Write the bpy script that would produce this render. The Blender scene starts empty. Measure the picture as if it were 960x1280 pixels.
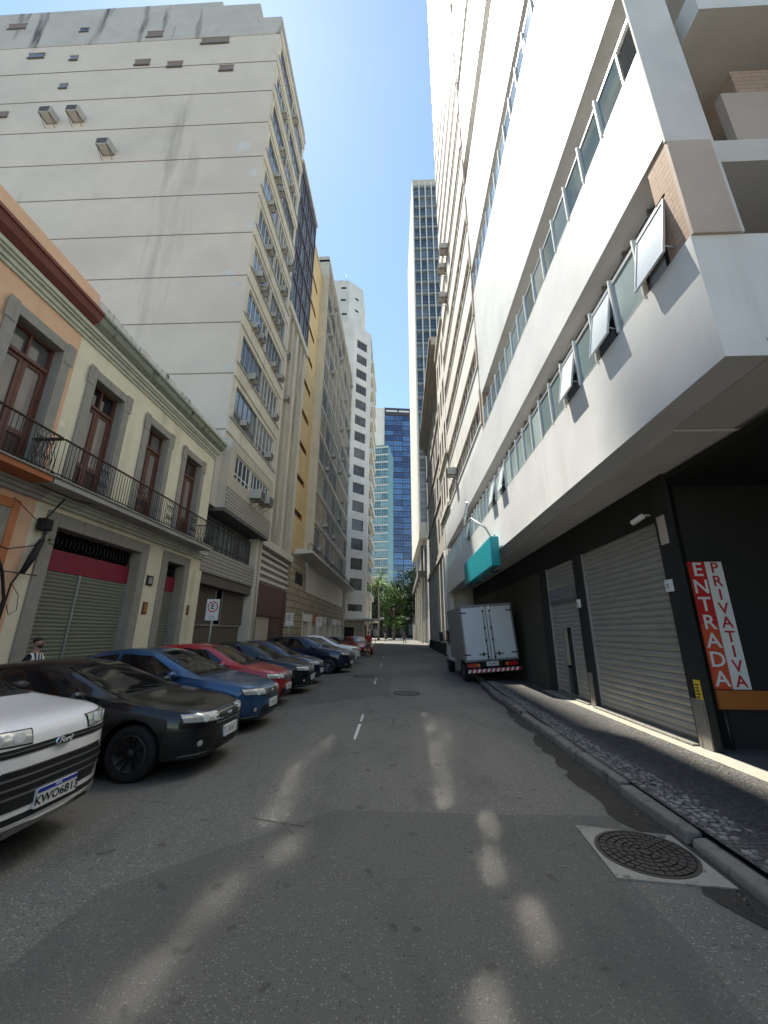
import bpy, bmesh, math, random
from mathutils import Vector, Matrix
from mathutils.bvhtree import BVHTree
R = math.radians
random.seed(7)
SC = bpy.context.scene
COL = SC.collection

# ------------------------------------------------------------------ camera
H = 1.6
P, YAW, ROLL = R(17.0), R(2.5), R(.36)
fw = Vector((-math.sin(YAW)*math.cos(P), math.cos(YAW)*math.cos(P), math.sin(P)))
rt = Vector((math.cos(YAW), math.sin(YAW), 0))
up = rt.cross(fw)
rt2 = rt*math.cos(ROLL)+up*math.sin(ROLL)
up2 = -rt*math.sin(ROLL)+up*math.cos(ROLL)
cam_d = bpy.data.cameras.new('camera')
cam = bpy.data.objects.new('camera', cam_d); COL.objects.link(cam)
cam.matrix_world = Matrix(((rt2.x, up2.x, -fw.x, 0), (rt2.y, up2.y, -fw.y, 0), (rt2.z, up2.z, -fw.z, H), (0, 0, 0, 1)))
cam_d.sensor_fit = 'HORIZONTAL'; cam_d.sensor_width = 36; cam_d.lens = 495/960*36
cam_d.clip_start = .05; cam_d.clip_end = 3000
SC.camera = cam

# ------------------------------------------------------------------ light
SUN = Vector((-1, 1.38, 3.67)).normalized()
world = bpy.data.worlds.new("World"); SC.world = world; world.use_nodes = True
wn = world.node_tree.nodes; wl = world.node_tree.links
sky = wn.new('ShaderNodeTexSky'); sky.sky_type = 'NISHITA'; sky.sun_disc = False
sky.sun_elevation = math.asin(SUN.z); sky.sun_rotation = math.atan2(SUN.x, SUN.y)
sky.air_density = 1.0; sky.dust_density = .1; sky.ozone_density = 1.4
wb = wn.new('ShaderNodeMix'); wb.data_type = 'RGBA'; wb.blend_type = 'MULTIPLY'; wb.inputs[0].default_value = 1; wb.inputs[7].default_value = (.98, 1.0, .93, 1)
wl.new(sky.outputs[0], wb.inputs[6]); wl.new(wb.outputs[2], wn['Background'].inputs[0]); wn['Background'].inputs[1].default_value = .11
sd = bpy.data.lights.new('sun', 'SUN'); sd.energy = 4.8; sd.angle = R(.53); sd.color = (1, .955, .86)
so = bpy.data.objects.new('sun', sd); COL.objects.link(so)
so.rotation_euler = SUN.to_track_quat('Z', 'Y').to_euler(); so.location = (-20, 30, 90)
SC.view_settings.view_transform = 'Standard'; SC.view_settings.look = 'None'
SC.view_settings.exposure = 1.4; SC.view_settings.gamma = 1
SC.view_settings.use_curve_mapping = False
SC.cycles.max_bounces = 10; SC.cycles.diffuse_bounces = 5; SC.cycles.glossy_bounces = 5
SC.cycles.caustics_reflective = True; SC.cycles.blur_glossy = 0.0
SC.cycles.sample_clamp_indirect = 0; SC.cycles.use_guiding = True; SC.cycles.guiding_training_samples = 128
SC.cycles.use_denoising = True

# ------------------------------------------------------------------ materials
def new_mat(name):
    m = bpy.data.materials.new(name); m.use_nodes = True
    nt = m.node_tree; b = nt.nodes['Principled BSDF']
    return m, nt, b
def N(nt, t, **kw):
    n = nt.nodes.new(t)
    for k, v in kw.items(): setattr(n, k, v)
    return n
def mathn(nt, op, a, b=None, c=None):
    n = N(nt, 'ShaderNodeMath', operation=op)
    for i, x in enumerate((a, b, c)):
        if x is None: continue
        if isinstance(x, (int, float)): n.inputs[i].default_value = x
        else: nt.links.new(x, n.inputs[i])
    return n.outputs[0]
def ramp(nt, fac, stops):
    r = N(nt, 'ShaderNodeValToRGB'); e = r.color_ramp.elements
    e[0].position, e[0].color = stops[0][0], (*stops[0][1], 1)
    e[1].position, e[1].color = stops[1][0], (*stops[1][1], 1)
    for p, c in stops[2:]:
        x = e.new(p); x.color = (*c, 1)
    nt.links.new(fac, r.inputs[0]); return r.outputs[0]
def mixc(nt, fac, a, b, blend='MIX'):
    n = N(nt, 'ShaderNodeMix', data_type='RGBA', blend_type=blend)
    for i, x in ((0, fac), (6, a), (7, b)):
        if isinstance(x, (int, float)): n.inputs[i].default_value = x
        elif isinstance(x, tuple): n.inputs[i].default_value = (*x, 1)
        else: nt.links.new(x, n.inputs[i])
    return n.outputs[2]
def noise(nt, scale, detail=4, rough=.55, vec=None, stretch=None):
    tc = N(nt, 'ShaderNodeNewGeometry').outputs['Position'] if vec is None else vec
    if stretch:
        mp = N(nt, 'ShaderNodeMapping'); mp.inputs['Scale'].default_value = stretch
        nt.links.new(tc, mp.inputs[0]); tc = mp.outputs[0]
    n = N(nt, 'ShaderNodeTexNoise'); n.inputs['Scale'].default_value = scale
    n.inputs['Detail'].default_value = detail; n.inputs['Roughness'].default_value = rough
    nt.links.new(tc, n.inputs['Vector']); return n.outputs[0]
def bump(nt, b, h, strength=.3, dist=.02):
    n = N(nt, 'ShaderNodeBump'); n.inputs['Strength'].default_value = strength
    n.inputs['Distance'].default_value = dist
    nt.links.new(h, n.inputs['Height']); nt.links.new(n.outputs[0], b.inputs['Normal'])
MATS = {}
def plaster(name, col, dirt=.5, rough=.85, stain=(.12, .11, .09), sc=1.2, streak=.4, bmp=.25, spec=.3, coat=0):
    """painted render / concrete: blotchy, streaked, a little rough"""
    m, nt, b = new_mat(name)
    n1 = noise(nt, sc, 6, .6); n2 = noise(nt, sc*1.6, 5, .6, stretch=(1, 1, .12)); n3 = noise(nt, 22, 3)
    c = mixc(nt, ramp(nt, n1, [(.3, (0, 0, 0)), (.75, (1, 1, 1))]), tuple(x*.86 for x in col), tuple(min(.85, x*1.08) for x in col))
    f = mathn(nt, 'MULTIPLY', ramp(nt, n2, [(.56, (0, 0, 0)), (.78, (1, 1, 1))]), streak*dirt)
    c = mixc(nt, f, c, stain)
    f2 = mathn(nt, 'MULTIPLY', ramp(nt, n1, [(.62, (0, 0, 0)), (.8, (1, 1, 1))]), dirt*.3)
    c = mixc(nt, f2, c, stain)
    nt.links.new(c, b.inputs['Base Color']); b.inputs['Roughness'].default_value = rough
    b.inputs['Specular IOR Level'].default_value = spec
    b.inputs['Coat Weight'].default_value = coat; b.inputs['Coat Roughness'].default_value = .35
    bump(nt, b, n3, bmp, .01)
    MATS[name] = m; return m
def simple(name, col, rough=.5, metal=0, spec=.5, var=.12, sc=6, coat=0, bmp=0, emit=0):
    m, nt, b = new_mat(name)
    n1 = noise(nt, sc, 5)
    c = mixc(nt, n1, tuple(x*(1-var) for x in col), tuple(min(1, x*(1+var)) for x in col))
    nt.links.new(c, b.inputs['Base Color'])
    b.inputs['Roughness'].default_value = rough; b.inputs['Metallic'].default_value = metal
    b.inputs['Specular IOR Level'].default_value = spec
    if coat: b.inputs['Coat Weight'].default_value = coat; b.inputs['Coat Roughness'].default_value = .04
    if bmp: bump(nt, b, noise(nt, sc*5, 4), bmp, .01)
    MATS[name] = m; return m
def glass(name, dark, light, rough=.03, spec=.8, mix=(.45, .75)):
    """opaque glazing seen from outside: room darkness or curtain behind, different per pane object"""
    m, nt, b = new_mat(name)
    oi = N(nt, 'ShaderNodeObjectInfo').outputs['Random']
    n1 = noise(nt, .9, 3)
    s = mathn(nt, 'ADD', mathn(nt, 'MULTIPLY', n1, .6), mathn(nt, 'MULTIPLY', oi, .5))
    c = ramp(nt, s, [(mix[0], dark), (mix[1], light)])
    nt.links.new(c, b.inputs['Base Color'])
    b.inputs['Roughness'].default_value = rough; b.inputs['Specular IOR Level'].default_value = spec
    bump(nt, b, noise(nt, .7, 2), .05, .05)
    MATS[name] = m; return m
def brick(name, c1, c2, mortar, bw, bh, axes, msize=.02, rough=.85, bmp=.5, noisy=.3):
    m, nt, b = new_mat(name)
    pos = N(nt, 'ShaderNodeNewGeometry').outputs['Position']
    sp = N(nt, 'ShaderNodeSeparateXYZ'); nt.links.new(pos, sp.inputs[0])
    cb = N(nt, 'ShaderNodeCombineXYZ')
    nt.links.new(sp.outputs[axes[0]], cb.inputs[0]); nt.links.new(sp.outputs[axes[1]], cb.inputs[1])
    br = N(nt, 'ShaderNodeTexBrick'); nt.links.new(cb.outputs[0], br.inputs['Vector'])
    br.inputs['Color1'].default_value = (*c1, 1); br.inputs['Color2'].default_value = (*c2, 1)
    br.inputs['Mortar'].default_value = (*mortar, 1)
    br.inputs['Scale'].default_value = 1; br.inputs['Mortar Size'].default_value = msize
    br.inputs['Brick Width'].default_value = bw; br.inputs['Row Height'].default_value = bh
    n1 = noise(nt, 2.3, 6)
    c = mixc(nt, mathn(nt, 'MULTIPLY', n1, noisy), br.outputs[0], tuple(x*.4 for x in c1))
    nt.links.new(c, b.inputs['Base Color']); b.inputs['Roughness'].default_value = rough
    inv = mathn(nt, 'SUBTRACT', 1, br.outputs[1])
    bump(nt, b, inv, bmp, .015)
    MATS[name] = m; return m

# road
def make_asphalt():
    m, nt, b = new_mat('asphalt')
    fine = noise(nt, 120, 4, .8); mid = noise(nt, 38, 3); big = noise(nt, .45, 6, .6); big2 = noise(nt, 1.7, 5, .6, stretch=(1, .35, 1))
    c = ramp(nt, fine, [(.3, (.035, .033, .03)), (.5, (.12, .113, .099)), (.7, (.25, .238, .208))])
    v1 = N(nt, 'ShaderNodeTexVoronoi'); v1.inputs['Scale'].default_value = 52; nt.links.new(N(nt, 'ShaderNodeNewGeometry').outputs['Position'], v1.inputs['Vector'])
    sepc = N(nt, 'ShaderNodeSeparateColor'); nt.links.new(v1.outputs['Color'], sepc.inputs[0])
    agg = mathn(nt, 'MULTIPLY', mathn(nt, 'LESS_THAN', v1.outputs['Distance'], .34), mathn(nt, 'GREATER_THAN', sepc.outputs[0], .72))
    c = mixc(nt, mathn(nt, 'MULTIPLY', agg, .75), c, (.30, .285, .25))
    agd = mathn(nt, 'MULTIPLY', mathn(nt, 'LESS_THAN', v1.outputs['Distance'], .36), mathn(nt, 'LESS_THAN', sepc.outputs[0], .14))
    c = mixc(nt, mathn(nt, 'MULTIPLY', agd, .7), c, (.03, .028, .025))
    c = mixc(nt, mathn(nt, 'MULTIPLY', ramp(nt, big, [(.35, (0, 0, 0)), (.7, (1, 1, 1))]), .5), c, (.15, .138, .115))
    c = mixc(nt, mathn(nt, 'MULTIPLY', ramp(nt, big2, [(.5, (0, 0, 0)), (.75, (1, 1, 1))]), .55), c, (.05, .047, .043))
    vp = N(nt, 'ShaderNodeTexVoronoi', distance='CHEBYCHEV'); vp.inputs['Scale'].default_value = .16; vp.inputs['Randomness'].default_value = .9
    wob = mixc(nt, .25, N(nt, 'ShaderNodeNewGeometry').outputs['Position'], N(nt, 'ShaderNodeTexNoise').outputs[1], 'ADD'); nt.links.new(wob, vp.inputs['Vector'])
    sp2 = N(nt, 'ShaderNodeSeparateColor'); nt.links.new(vp.outputs['Color'], sp2.inputs[0])
    c = mixc(nt, mathn(nt, 'MULTIPLY', mathn(nt, 'GREATER_THAN', sp2.outputs[0], .62), .35), c, (.055, .052, .048))
    c = mixc(nt, mathn(nt, 'MULTIPLY', mathn(nt, 'GREATER_THAN', sp2.outputs[1], .7), .3), c, (.16, .15, .125))
    spots = noise(nt, 5.5, 2, .5)
    c = mixc(nt, mathn(nt, 'MULTIPLY', ramp(nt, spots, [(.66, (0, 0, 0)), (.72, (1, 1, 1))]), .5), c, (.025, .023, .021))
    # light worn strip in the parking bays
    sp = N(nt, 'ShaderNodeSeparateXYZ'); nt.links.new(N(nt, 'ShaderNodeNewGeometry').outputs['Position'], sp.inputs[0])
    xx = mathn(nt, 'ADD', sp.outputs[0], mathn(nt, 'MULTIPLY', noise(nt, 1.3, 4), 1.6))
    left = ramp(nt, mathn(nt, 'MULTIPLY', mathn(nt, 'ADD', xx, 2.2), -1.3), [(0, (0, 0, 0)), (1, (1, 1, 1))])
    c = mixc(nt, mathn(nt, 'MULTIPLY', left, .45), c, (.16, .14, .108))
    # cracks
    vo = N(nt, 'ShaderNodeTexVoronoi', feature='DISTANCE_TO_EDGE'); vo.inputs['Scale'].default_value = .35
    ms = mixc(nt, .12, N(nt, 'ShaderNodeNewGeometry').outputs['Position'], N(nt, 'ShaderNodeTexNoise').outputs[1], 'ADD')
    nt.links.new(ms, vo.inputs['Vector'])
    cr = mathn(nt, 'MULTIPLY', mathn(nt, 'LESS_THAN', vo.outputs[0], .004), ramp(nt, big, [(.5, (0, 0, 0)), (.6, (1, 1, 1))]))
    c = mixc(nt, mathn(nt, 'MULTIPLY', cr, .7), c, (.015, .015, .015))
    nt.links.new(c, b.inputs['Base Color']); b.inputs['Roughness'].default_value = .8
    b.inputs['Specular IOR Level'].default_value = .3
    h = mathn(nt, 'ADD', mathn(nt, 'MULTIPLY', fine, .6), mid)
    bump(nt, b, h, .55, .012)
    MATS['asphalt'] = m
make_asphalt()
def make_mosaic(name, c1, c2, gap, scale=16):
    m, nt, b = new_mat(name)
    vo = N(nt, 'ShaderNodeTexVoronoi'); vo.inputs['Scale'].default_value = scale; vo.inputs['Randomness'].default_value = .75
    pos = N(nt, 'ShaderNodeNewGeometry').outputs['Position']; nt.links.new(pos, vo.inputs['Vector'])
    ve = N(nt, 'ShaderNodeTexVoronoi', feature='DISTANCE_TO_EDGE'); ve.inputs['Scale'].default_value = scale; ve.inputs['Randomness'].default_value = .75
    nt.links.new(pos, ve.inputs['Vector'])
    c = mixc(nt, vo.outputs['Color'], c1, c2)
    e = ramp(nt, ve.outputs[0], [(.02, (0, 0, 0)), (.12, (1, 1, 1))])
    c = mixc(nt, e, gap, c)
    c = mixc(nt, mathn(nt, 'MULTIPLY', noise(nt, 1.5, 5), .5), c, gap)
    nt.links.new(c, b.inputs['Base Color']); b.inputs['Roughness'].default_value = .6
    bump(nt, b, e, .6, .02); MATS[name] = m
make_mosaic('mosaic_dark', (.06, .058, .054), (.16, .15, .135), (.028, .026, .023), 19)
make_mosaic('mosaic_light', (.2, .19, .17), (.36, .34, .3), (.05, .048, .045), 11)

plaster('blank_wall', (.57, .515, .44), 1.1, sc=.22, streak=.8, bmp=.1)
plaster('blank_cap', (.46, .44, .40), 1.3, sc=.6, streak=1.2, stain=(.08, .08, .08))
simple('vent_brown', (.2, .155, .13), .8, var=.3)
simple('groove', (.24, .2, .17), .9)
plaster('patch_white', (.55, .55, .52), .4)
plaster('peach', (.74, .46, .29), 1.0, sc=.7, stain=(.25, .16, .1))
plaster('cream', (.76, .69, .51), 1.0, sc=.8, stain=(.28, .24, .16))
plaster('cream_mould', (.55, .55, .44), 1.0, sc=2.5, stain=(.1, .11, .09))
plaster('mossy', (.27, .28, .22), 1.6, sc=3.5, stain=(.05, .06, .035), streak=1)
plaster('parapet_white', (.6, .57, .5), 1.8, sc=4.5, stain=(.09, .09, .07), streak=1.2)
simple('oxblood', (.17, .05, .035), .7, var=.3, sc=3)
plaster('granite', (.31, .285, .24), .9, sc=5, bmp=.5, stain=(.09, .085, .075))
plaster('granite_red', (.52, .2, .085), .9, sc=3, bmp=.5, stain=(.2, .14, .1))
plaster('sill_orange', (.45, .16, .07), .8, sc=3)
simple('wood', (.12, .045, .028), .5, var=.35, sc=4)
simple('wood_dark', (.06, .035, .025), .6, var=.3, sc=4)
simple('curtain_pane', (.26, .23, .2), .15, var=.25, sc=1.5, spec=.7)
simple('iron', (.018, .016, .015), .55, var=.3)
simple('rust_iron', (.06, .035, .025), .8, var=.4)
simple('shutter_green', (.19, .20, .145), .5, var=.15, sc=2, spec=.4)
simple('shutter_steel', (.30, .285, .25), .5, metal=.0, var=.22, sc=2.5, spec=.6)
simple('shutter_brown', (.11, .085, .065), .6, var=.2, sc=2)
simple('fascia_red', (.23, .012, .03), .5, var=.2, sc=2)
simple('black', (.008, .008, .008), .7, var=.1)
simple('dark_inside', (.02, .019, .018), .9)
plaster('beige', (.5, .45, .36), .8, sc=.9, stain=(.15, .12, .1), streak=.8)
plaster('beige_light', (.62, .58, .48), .7, sc=1.3, stain=(.2, .17, .13), streak=.8)
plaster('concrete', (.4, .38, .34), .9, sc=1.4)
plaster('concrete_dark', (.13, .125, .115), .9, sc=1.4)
plaster('yellow', (.68, .5, .25), .6, sc=.6, stain=(.3, .22, .12), streak=.7)
plaster('off_white', (.74, .71, .64), .5, sc=.35, stain=(.28, .26, .22), streak=.5)
plaster('tower_beige', (.55, .51, .42), .5, sc=.3)
plaster('white_paint', (.74, .735, .70), .6, rough=.42, sc=.6, stain=(.42, .40, .36), streak=.9, bmp=.05, spec=.5, coat=.25)
plaster('white_paint_b', (.74, .72, .66), .5, rough=.6, sc=.7, stain=(.42, .38, .32), streak=.8, bmp=.1)
plaster('soffit_grey', (.62, .60, .55), .5, sc=.8)
plaster('soffit_tan', (.5, .41, .34), .5, sc=.8)
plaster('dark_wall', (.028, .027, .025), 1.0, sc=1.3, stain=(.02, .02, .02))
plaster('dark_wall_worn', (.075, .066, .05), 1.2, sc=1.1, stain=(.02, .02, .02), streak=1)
plaster('worn_post', (.22, .2, .17), 1.5, sc=7, stain=(.03, .03, .03), streak=1)
plaster('stone_pale', (.27, .255, .22), .8, sc=6)
plaster('kerb', (.185, .172, .148), 1.4, sc=5, bmp=.9, stain=(.04, .037, .03), streak=1)
plaster('frame_concrete', (.27, .255, .215), 1.6, sc=6, bmp=.7, stain=(.07, .065, .055), streak=1)
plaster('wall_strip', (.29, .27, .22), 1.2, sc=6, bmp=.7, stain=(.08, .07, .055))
plaster('sidewalk', (.2, .19, .175), .8, sc=2)
plaster('dirt', (.035, .031, .026), 1, sc=9, bmp=.9, stain=(.012, .011, .01))
simple('cast_iron', (.045, .04, .035), .6, metal=.3, var=.4, sc=12, bmp=.3)
simple('white_line', (.55, .54, .5), .7, var=.35, sc=14)
simple('alu', (.55, .56, .56), .35, metal=.7, var=.1)
simple('white_frame', (.7, .7, .66), .5, var=.12)
simple('grey_frame', (.2, .2, .2), .5, var=.2)
simple('ac_white', (.42, .41, .37), .5, var=.15, sc=3)
simple('ac_dark', (.07, .07, .07), .6)
simple('teal_frame', (.10, .24, .24), .5)
simple('teal_sign', (.0, .27, .31), .4, var=.1, sc=2)
simple('sign_white', (.75, .75, .72), .4, var=.06)
simple('sign_red', (.55, .03, .03), .4, var=.1)
simple('letter_red', (.5, .03, .04), .5)
simple('panel_orange', (.62, .09, .035), .5, var=.1)
simple('bar_orange', (.38, .13, .03), .5, var=.15)
simple('sign_yellow', (.8, .55, .04), .5)
simple('galv', (.4, .4, .38), .4, metal=.6)
simple('louver_white', (.62, .58, .54), .5)
simple('wall_brown', (.095, .045, .032), .6, var=.25, sc=2)
plaster('slate_panel', (.26, .29, .30), .3, sc=.3)
simple('purple_dark', (.06, .05, .065), .5, var=.2)
glass('glass_dark', (.015, .017, .02), (.16, .16, .15))
glass('glass_grey', (.05, .06, .06), (.22, .24, .23), rough=.06)
glass('glass_blue', (.015, .045, .14), (.08, .2, .42), rough=.028, spec=1.0)
glass('glass_teal', (.02, .1, .11), (.16, .3, .3), rough=.05, spec=.9)
glass('glass_ribbon', (.16, .22, .22), (.42, .5, .48), rough=.3, spec=.8)
glass('glass_clear', (.10, .14, .15), (.25, .31, .32), rough=.04, spec=1.0)
MATS['glass_clear'].node_tree.nodes['Principled BSDF'].inputs['IOR'].default_value = 1.7
for n_ in [n for n in MATS['glass_clear'].node_tree.nodes if n.type == 'BUMP']: MATS['glass_clear'].node_tree.nodes.remove(n_)
simple('glass_sky_white', (.62, .66, .65), .25, var=.05)  # open sashes: bright sky reflection put into a whitish base colour
glass('glass_slate', (.05, .06, .08), (.16, .19, .24), rough=.08)
glass('glass_tower', (.05, .07, .10), (.16, .2, .24), rough=.1)
glass('blind', (.07, .065, .06), (.2, .19, .175), rough=.2, spec=.4)
brick('tiles', (.5, .47, .39), (.43, .4, .33), (.17, .15, .13), .16, .16, (1, 2), .025)
brick('stone_clad', (.45, .39, .28), (.36, .31, .22), (.11, .09, .07), .9, .48, (1, 2), .03)
brick('brick_pale_y', (.50, .33, .22), (.45, .29, .19), (.3, .26, .21), .24, .075, (1, 2), .01, noisy=.15)
brick('brick_pale_x', (.50, .33, .22), (.45, .29, .19), (.3, .26, .21), .24, .075, (0, 2), .01, noisy=.15)
# car stuff
def paint(name, col, metal=.3, rough=.3):
    m, nt, b = new_mat(name)
    b.inputs['Base Color'].default_value = (*col, 1); b.inputs['Metallic'].default_value = metal
    n = noise(nt, 3.5, 5)
    c = mixc(nt, mathn(nt, 'MULTIPLY', n, .03 if sum(col) < .3 else .15), col, (.2, .18, .15)); nt.links.new(c, b.inputs['Base Color'])
    rr = mathn(nt, 'ADD', mathn(nt, 'MULTIPLY', n, .15), rough); nt.links.new(rr, b.inputs['Roughness'])
    b.inputs['Coat Weight'].default_value = .7 if sum(col) < .05 else 1; b.inputs['Coat Roughness'].default_value = .05; b.inputs['Specular IOR Level'].default_value = .3
    MATS[name] = m
paint('paint_black', (.006, .006, .007)); paint('paint_blue', (.02, .075, .17), .4); paint('paint_red', (.42, .006, .012), .2)
paint('paint_navy', (.006, .012, .04), .4); paint('paint_white', (.86, .85, .82), 0); paint('paint_slate', (.03, .045, .06), .5)
simple('car_glass', (.008, .009, .01), .03, spec=.55)
simple('rubber', (.012, .012, .012), .85, var=.3)
simple('car_trim', (.012, .012, .012), .5)
simple('chrome', (.65, .65, .66), .12, metal=1, var=.03)
simple('rim', (.28, .28, .29), .35, metal=.8)
simple('rim_black', (.02, .02, .02), .4, metal=.3)
simple('lamp_clear', (.6, .6, .54), .06, metal=.35, spec=1, coat=1, var=.35, sc=30)
simple('lamp_red', (.4, .01, .01), .2, spec=.8)
simple('lamp_amber', (.55, .16, .02), .2, spec=.8)
simple('plate_white', (.62, .62, .6), .4, var=.06)
simple('plate_blue', (.01, .03, .3), .4)
simple('truck_white', (.62, .63, .64), .35, var=.06, sc=2)
simple('truck_side', (.2, .19, .17), .5, var=.15, sc=3)
# plants, people
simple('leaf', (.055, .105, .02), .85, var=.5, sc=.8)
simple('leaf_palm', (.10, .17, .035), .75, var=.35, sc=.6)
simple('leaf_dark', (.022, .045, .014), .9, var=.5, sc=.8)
simple('bark', (.16, .13, .1), .9, var=.3, bmp=.5)
simple('skin', (.36, .19, .13), .5, var=.08)
simple('hair', (.012, .01, .009), .6)
simple('shirt_white', (.68, .68, .66), .8); simple('shirt_black', (.012, .012, .012), .8)
simple('shirt_red', (.3, .015, .02), .8); simple('jeans', (.03, .04, .07), .85); simple('khaki', (.12, .11, .09), .85)
simple('shirt_grey', (.2, .2, .2), .8)

# ------------------------------------------------------------------ mesh tools
class MB:
    def __init__(s): s.v = []; s.f = []; s.m = []; s.mats = []; s.smooth = []
    def mi(s, mat):
        if mat not in s.mats: s.mats.append(mat)
        return s.mats.index(mat)
    def face(s, pts, mat, smooth=False):
        b = len(s.v); s.v += [tuple(p) for p in pts]; s.f.append(tuple(range(b, b+len(pts)))); s.m.append(s.mi(mat)); s.smooth.append(smooth)
    def mesh(s, verts, faces, mat, smooth=False):
        b = len(s.v); s.v += [tuple(p) for p in verts]; k = s.mi(mat)
        for f in faces: s.f.append(tuple(b+i for i in f)); s.m.append(k); s.smooth.append(smooth)
    def hexa(s, c, mat):      # 8 corners: bottom 4 ccw, top 4 ccw
        s.mesh(c, [(3, 2, 1, 0), (4, 5, 6, 7), (0, 1, 5, 4), (1, 2, 6, 5), (2, 3, 7, 6), (3, 0, 4, 7)], mat)
    def box(s, x0, x1, y0, y1, z0, z1, mat):
        s.hexa([(x0, y0, z0), (x1, y0, z0), (x1, y1, z0), (x0, y1, z0), (x0, y0, z1), (x1, y0, z1), (x1, y1, z1), (x0, y1, z1)], mat)
    def tube(s, pts, r, mat, n=8, smooth=True, cap=True):
        pts = [Vector(p) for p in pts]; rr = r if isinstance(r, (list, tuple)) else [r]*len(pts)
        vs = []; fs = []; prev = None
        for i, p in enumerate(pts):
            t = (pts[min(i+1, len(pts)-1)]-pts[max(i-1, 0)])
            t = t.normalized() if t.length > 1e-9 else Vector((0, 0, 1))
            a = t.cross(Vector((0, 0, 1))) if prev is None else prev - t*prev.dot(t)
            if a.length < 1e-3: a = t.cross(Vector((0, 1, 0)))
            a.normalize(); prev = a; b = t.cross(a)
            for k in range(n):
                an = 2*math.pi*k/n; vs.append(p+(a*math.cos(an)+b*math.sin(an))*rr[i])
        for i in range(len(pts)-1):
            for k in range(n):
                fs.append((i*n+k, i*n+(k+1) % n, (i+1)*n+(k+1) % n, (i+1)*n+k))
        if cap:
            fs.append(tuple(range(n-1, -1, -1))); fs.append(tuple((len(pts)-1)*n+k for k in range(n)))
        s.mesh(vs, fs, mat, smooth)
    def lathe(s, prof, c, axis, mat, n=24, smooth=True):   # prof: (radius, along axis)
        c = Vector(c); ax = Vector(axis).normalized(); a = ax.orthogonal().normalized(); b = ax.cross(a)
        vs = []; fs = []
        for r, h in prof:
            for k in range(n):
                t = 2*math.pi*k/n; vs.append(c+ax*h+(a*math.cos(t)+b*math.sin(t))*r)
        for i in range(len(prof)-1):
            for k in range(n): fs.append((i*n+k, i*n+(k+1) % n, (i+1)*n+(k+1) % n, (i+1)*n+k))
        s.mesh(vs, fs, mat, smooth)
    def build(s, name, parent=None, local=False, bevel=0, label=None):
        me = bpy.data.meshes.new(name)
        off = Vector((0, 0, 0))
        if parent is not None and not local:
            q = parent
            while q is not None: off += Vector(q.location); q = q.parent
        me.from_pydata([Vector(v)-off for v in s.v], [], s.f)
        for k in s.mats: me.materials.append(MATS[k])
        me.polygons.foreach_set('material_index', s.m); me.polygons.foreach_set('use_smooth', s.smooth)
        me.update()
        o = bpy.data.objects.new(name, me); COL.objects.link(o)
        if parent is not None: o.parent = parent
        if bevel:
            md = o.modifiers.new('bevel', 'BEVEL'); md.width = bevel; md.segments = 2; md.limit_method = 'ANGLE'; md.angle_limit = R(50)
        if label: o['label'] = label
        return o
def tag(o, label=None, cat=None, group=None, kind=None):
    if label: o['label'] = label
    if cat: o['category'] = cat
    if group: o['group'] = group
    if kind: o['kind'] = kind
    return o
def empty(name, loc, label, cat, group=None, rz=0):
    o = bpy.data.objects.new(name, None); COL.objects.link(o); o.location = loc; o.rotation_euler = (0, 0, rz)
    o.empty_display_size = .2
    return tag(o, label, cat, group)
def kids(o): return [c for c in bpy.data.objects if c.parent == o]
def copy_tree(o, parent=None):
    c = o.copy(); COL.objects.link(c); c.parent = parent
    for ch in kids(o): copy_tree(ch, c)
    return c
def text_mb(mb, s, size, o, u, v, mat, depth=.003, shear=0, stretch=1):
    """lettering as thin solid letters, centred on o, reading along u with v up"""
    cu = bpy.data.curves.new('txt', 'FONT'); cu.body = s; cu.size = size; cu.align_x = 'CENTER'; cu.align_y = 'CENTER'
    cu.extrude = depth/2; cu.shear = shear; cu.resolution_u = 3; cu.offset = size*.012
    ob = bpy.data.objects.new('txt', cu); COL.objects.link(ob)
    dg = bpy.context.evaluated_depsgraph_get(); me = bpy.data.meshes.new_from_object(ob.evaluated_get(dg))
    o = Vector(o); u = Vector(u).normalized(); v = Vector(v).normalized(); n = u.cross(v)
    mb.mesh([o+u*p.co.x*stretch+v*p.co.y+n*(p.co.z+depth/2) for p in me.vertices], [tuple(p.vertices) for p in me.polygons], mat)
    bpy.data.objects.remove(ob); bpy.data.curves.remove(cu); bpy.data.meshes.remove(me)

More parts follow.
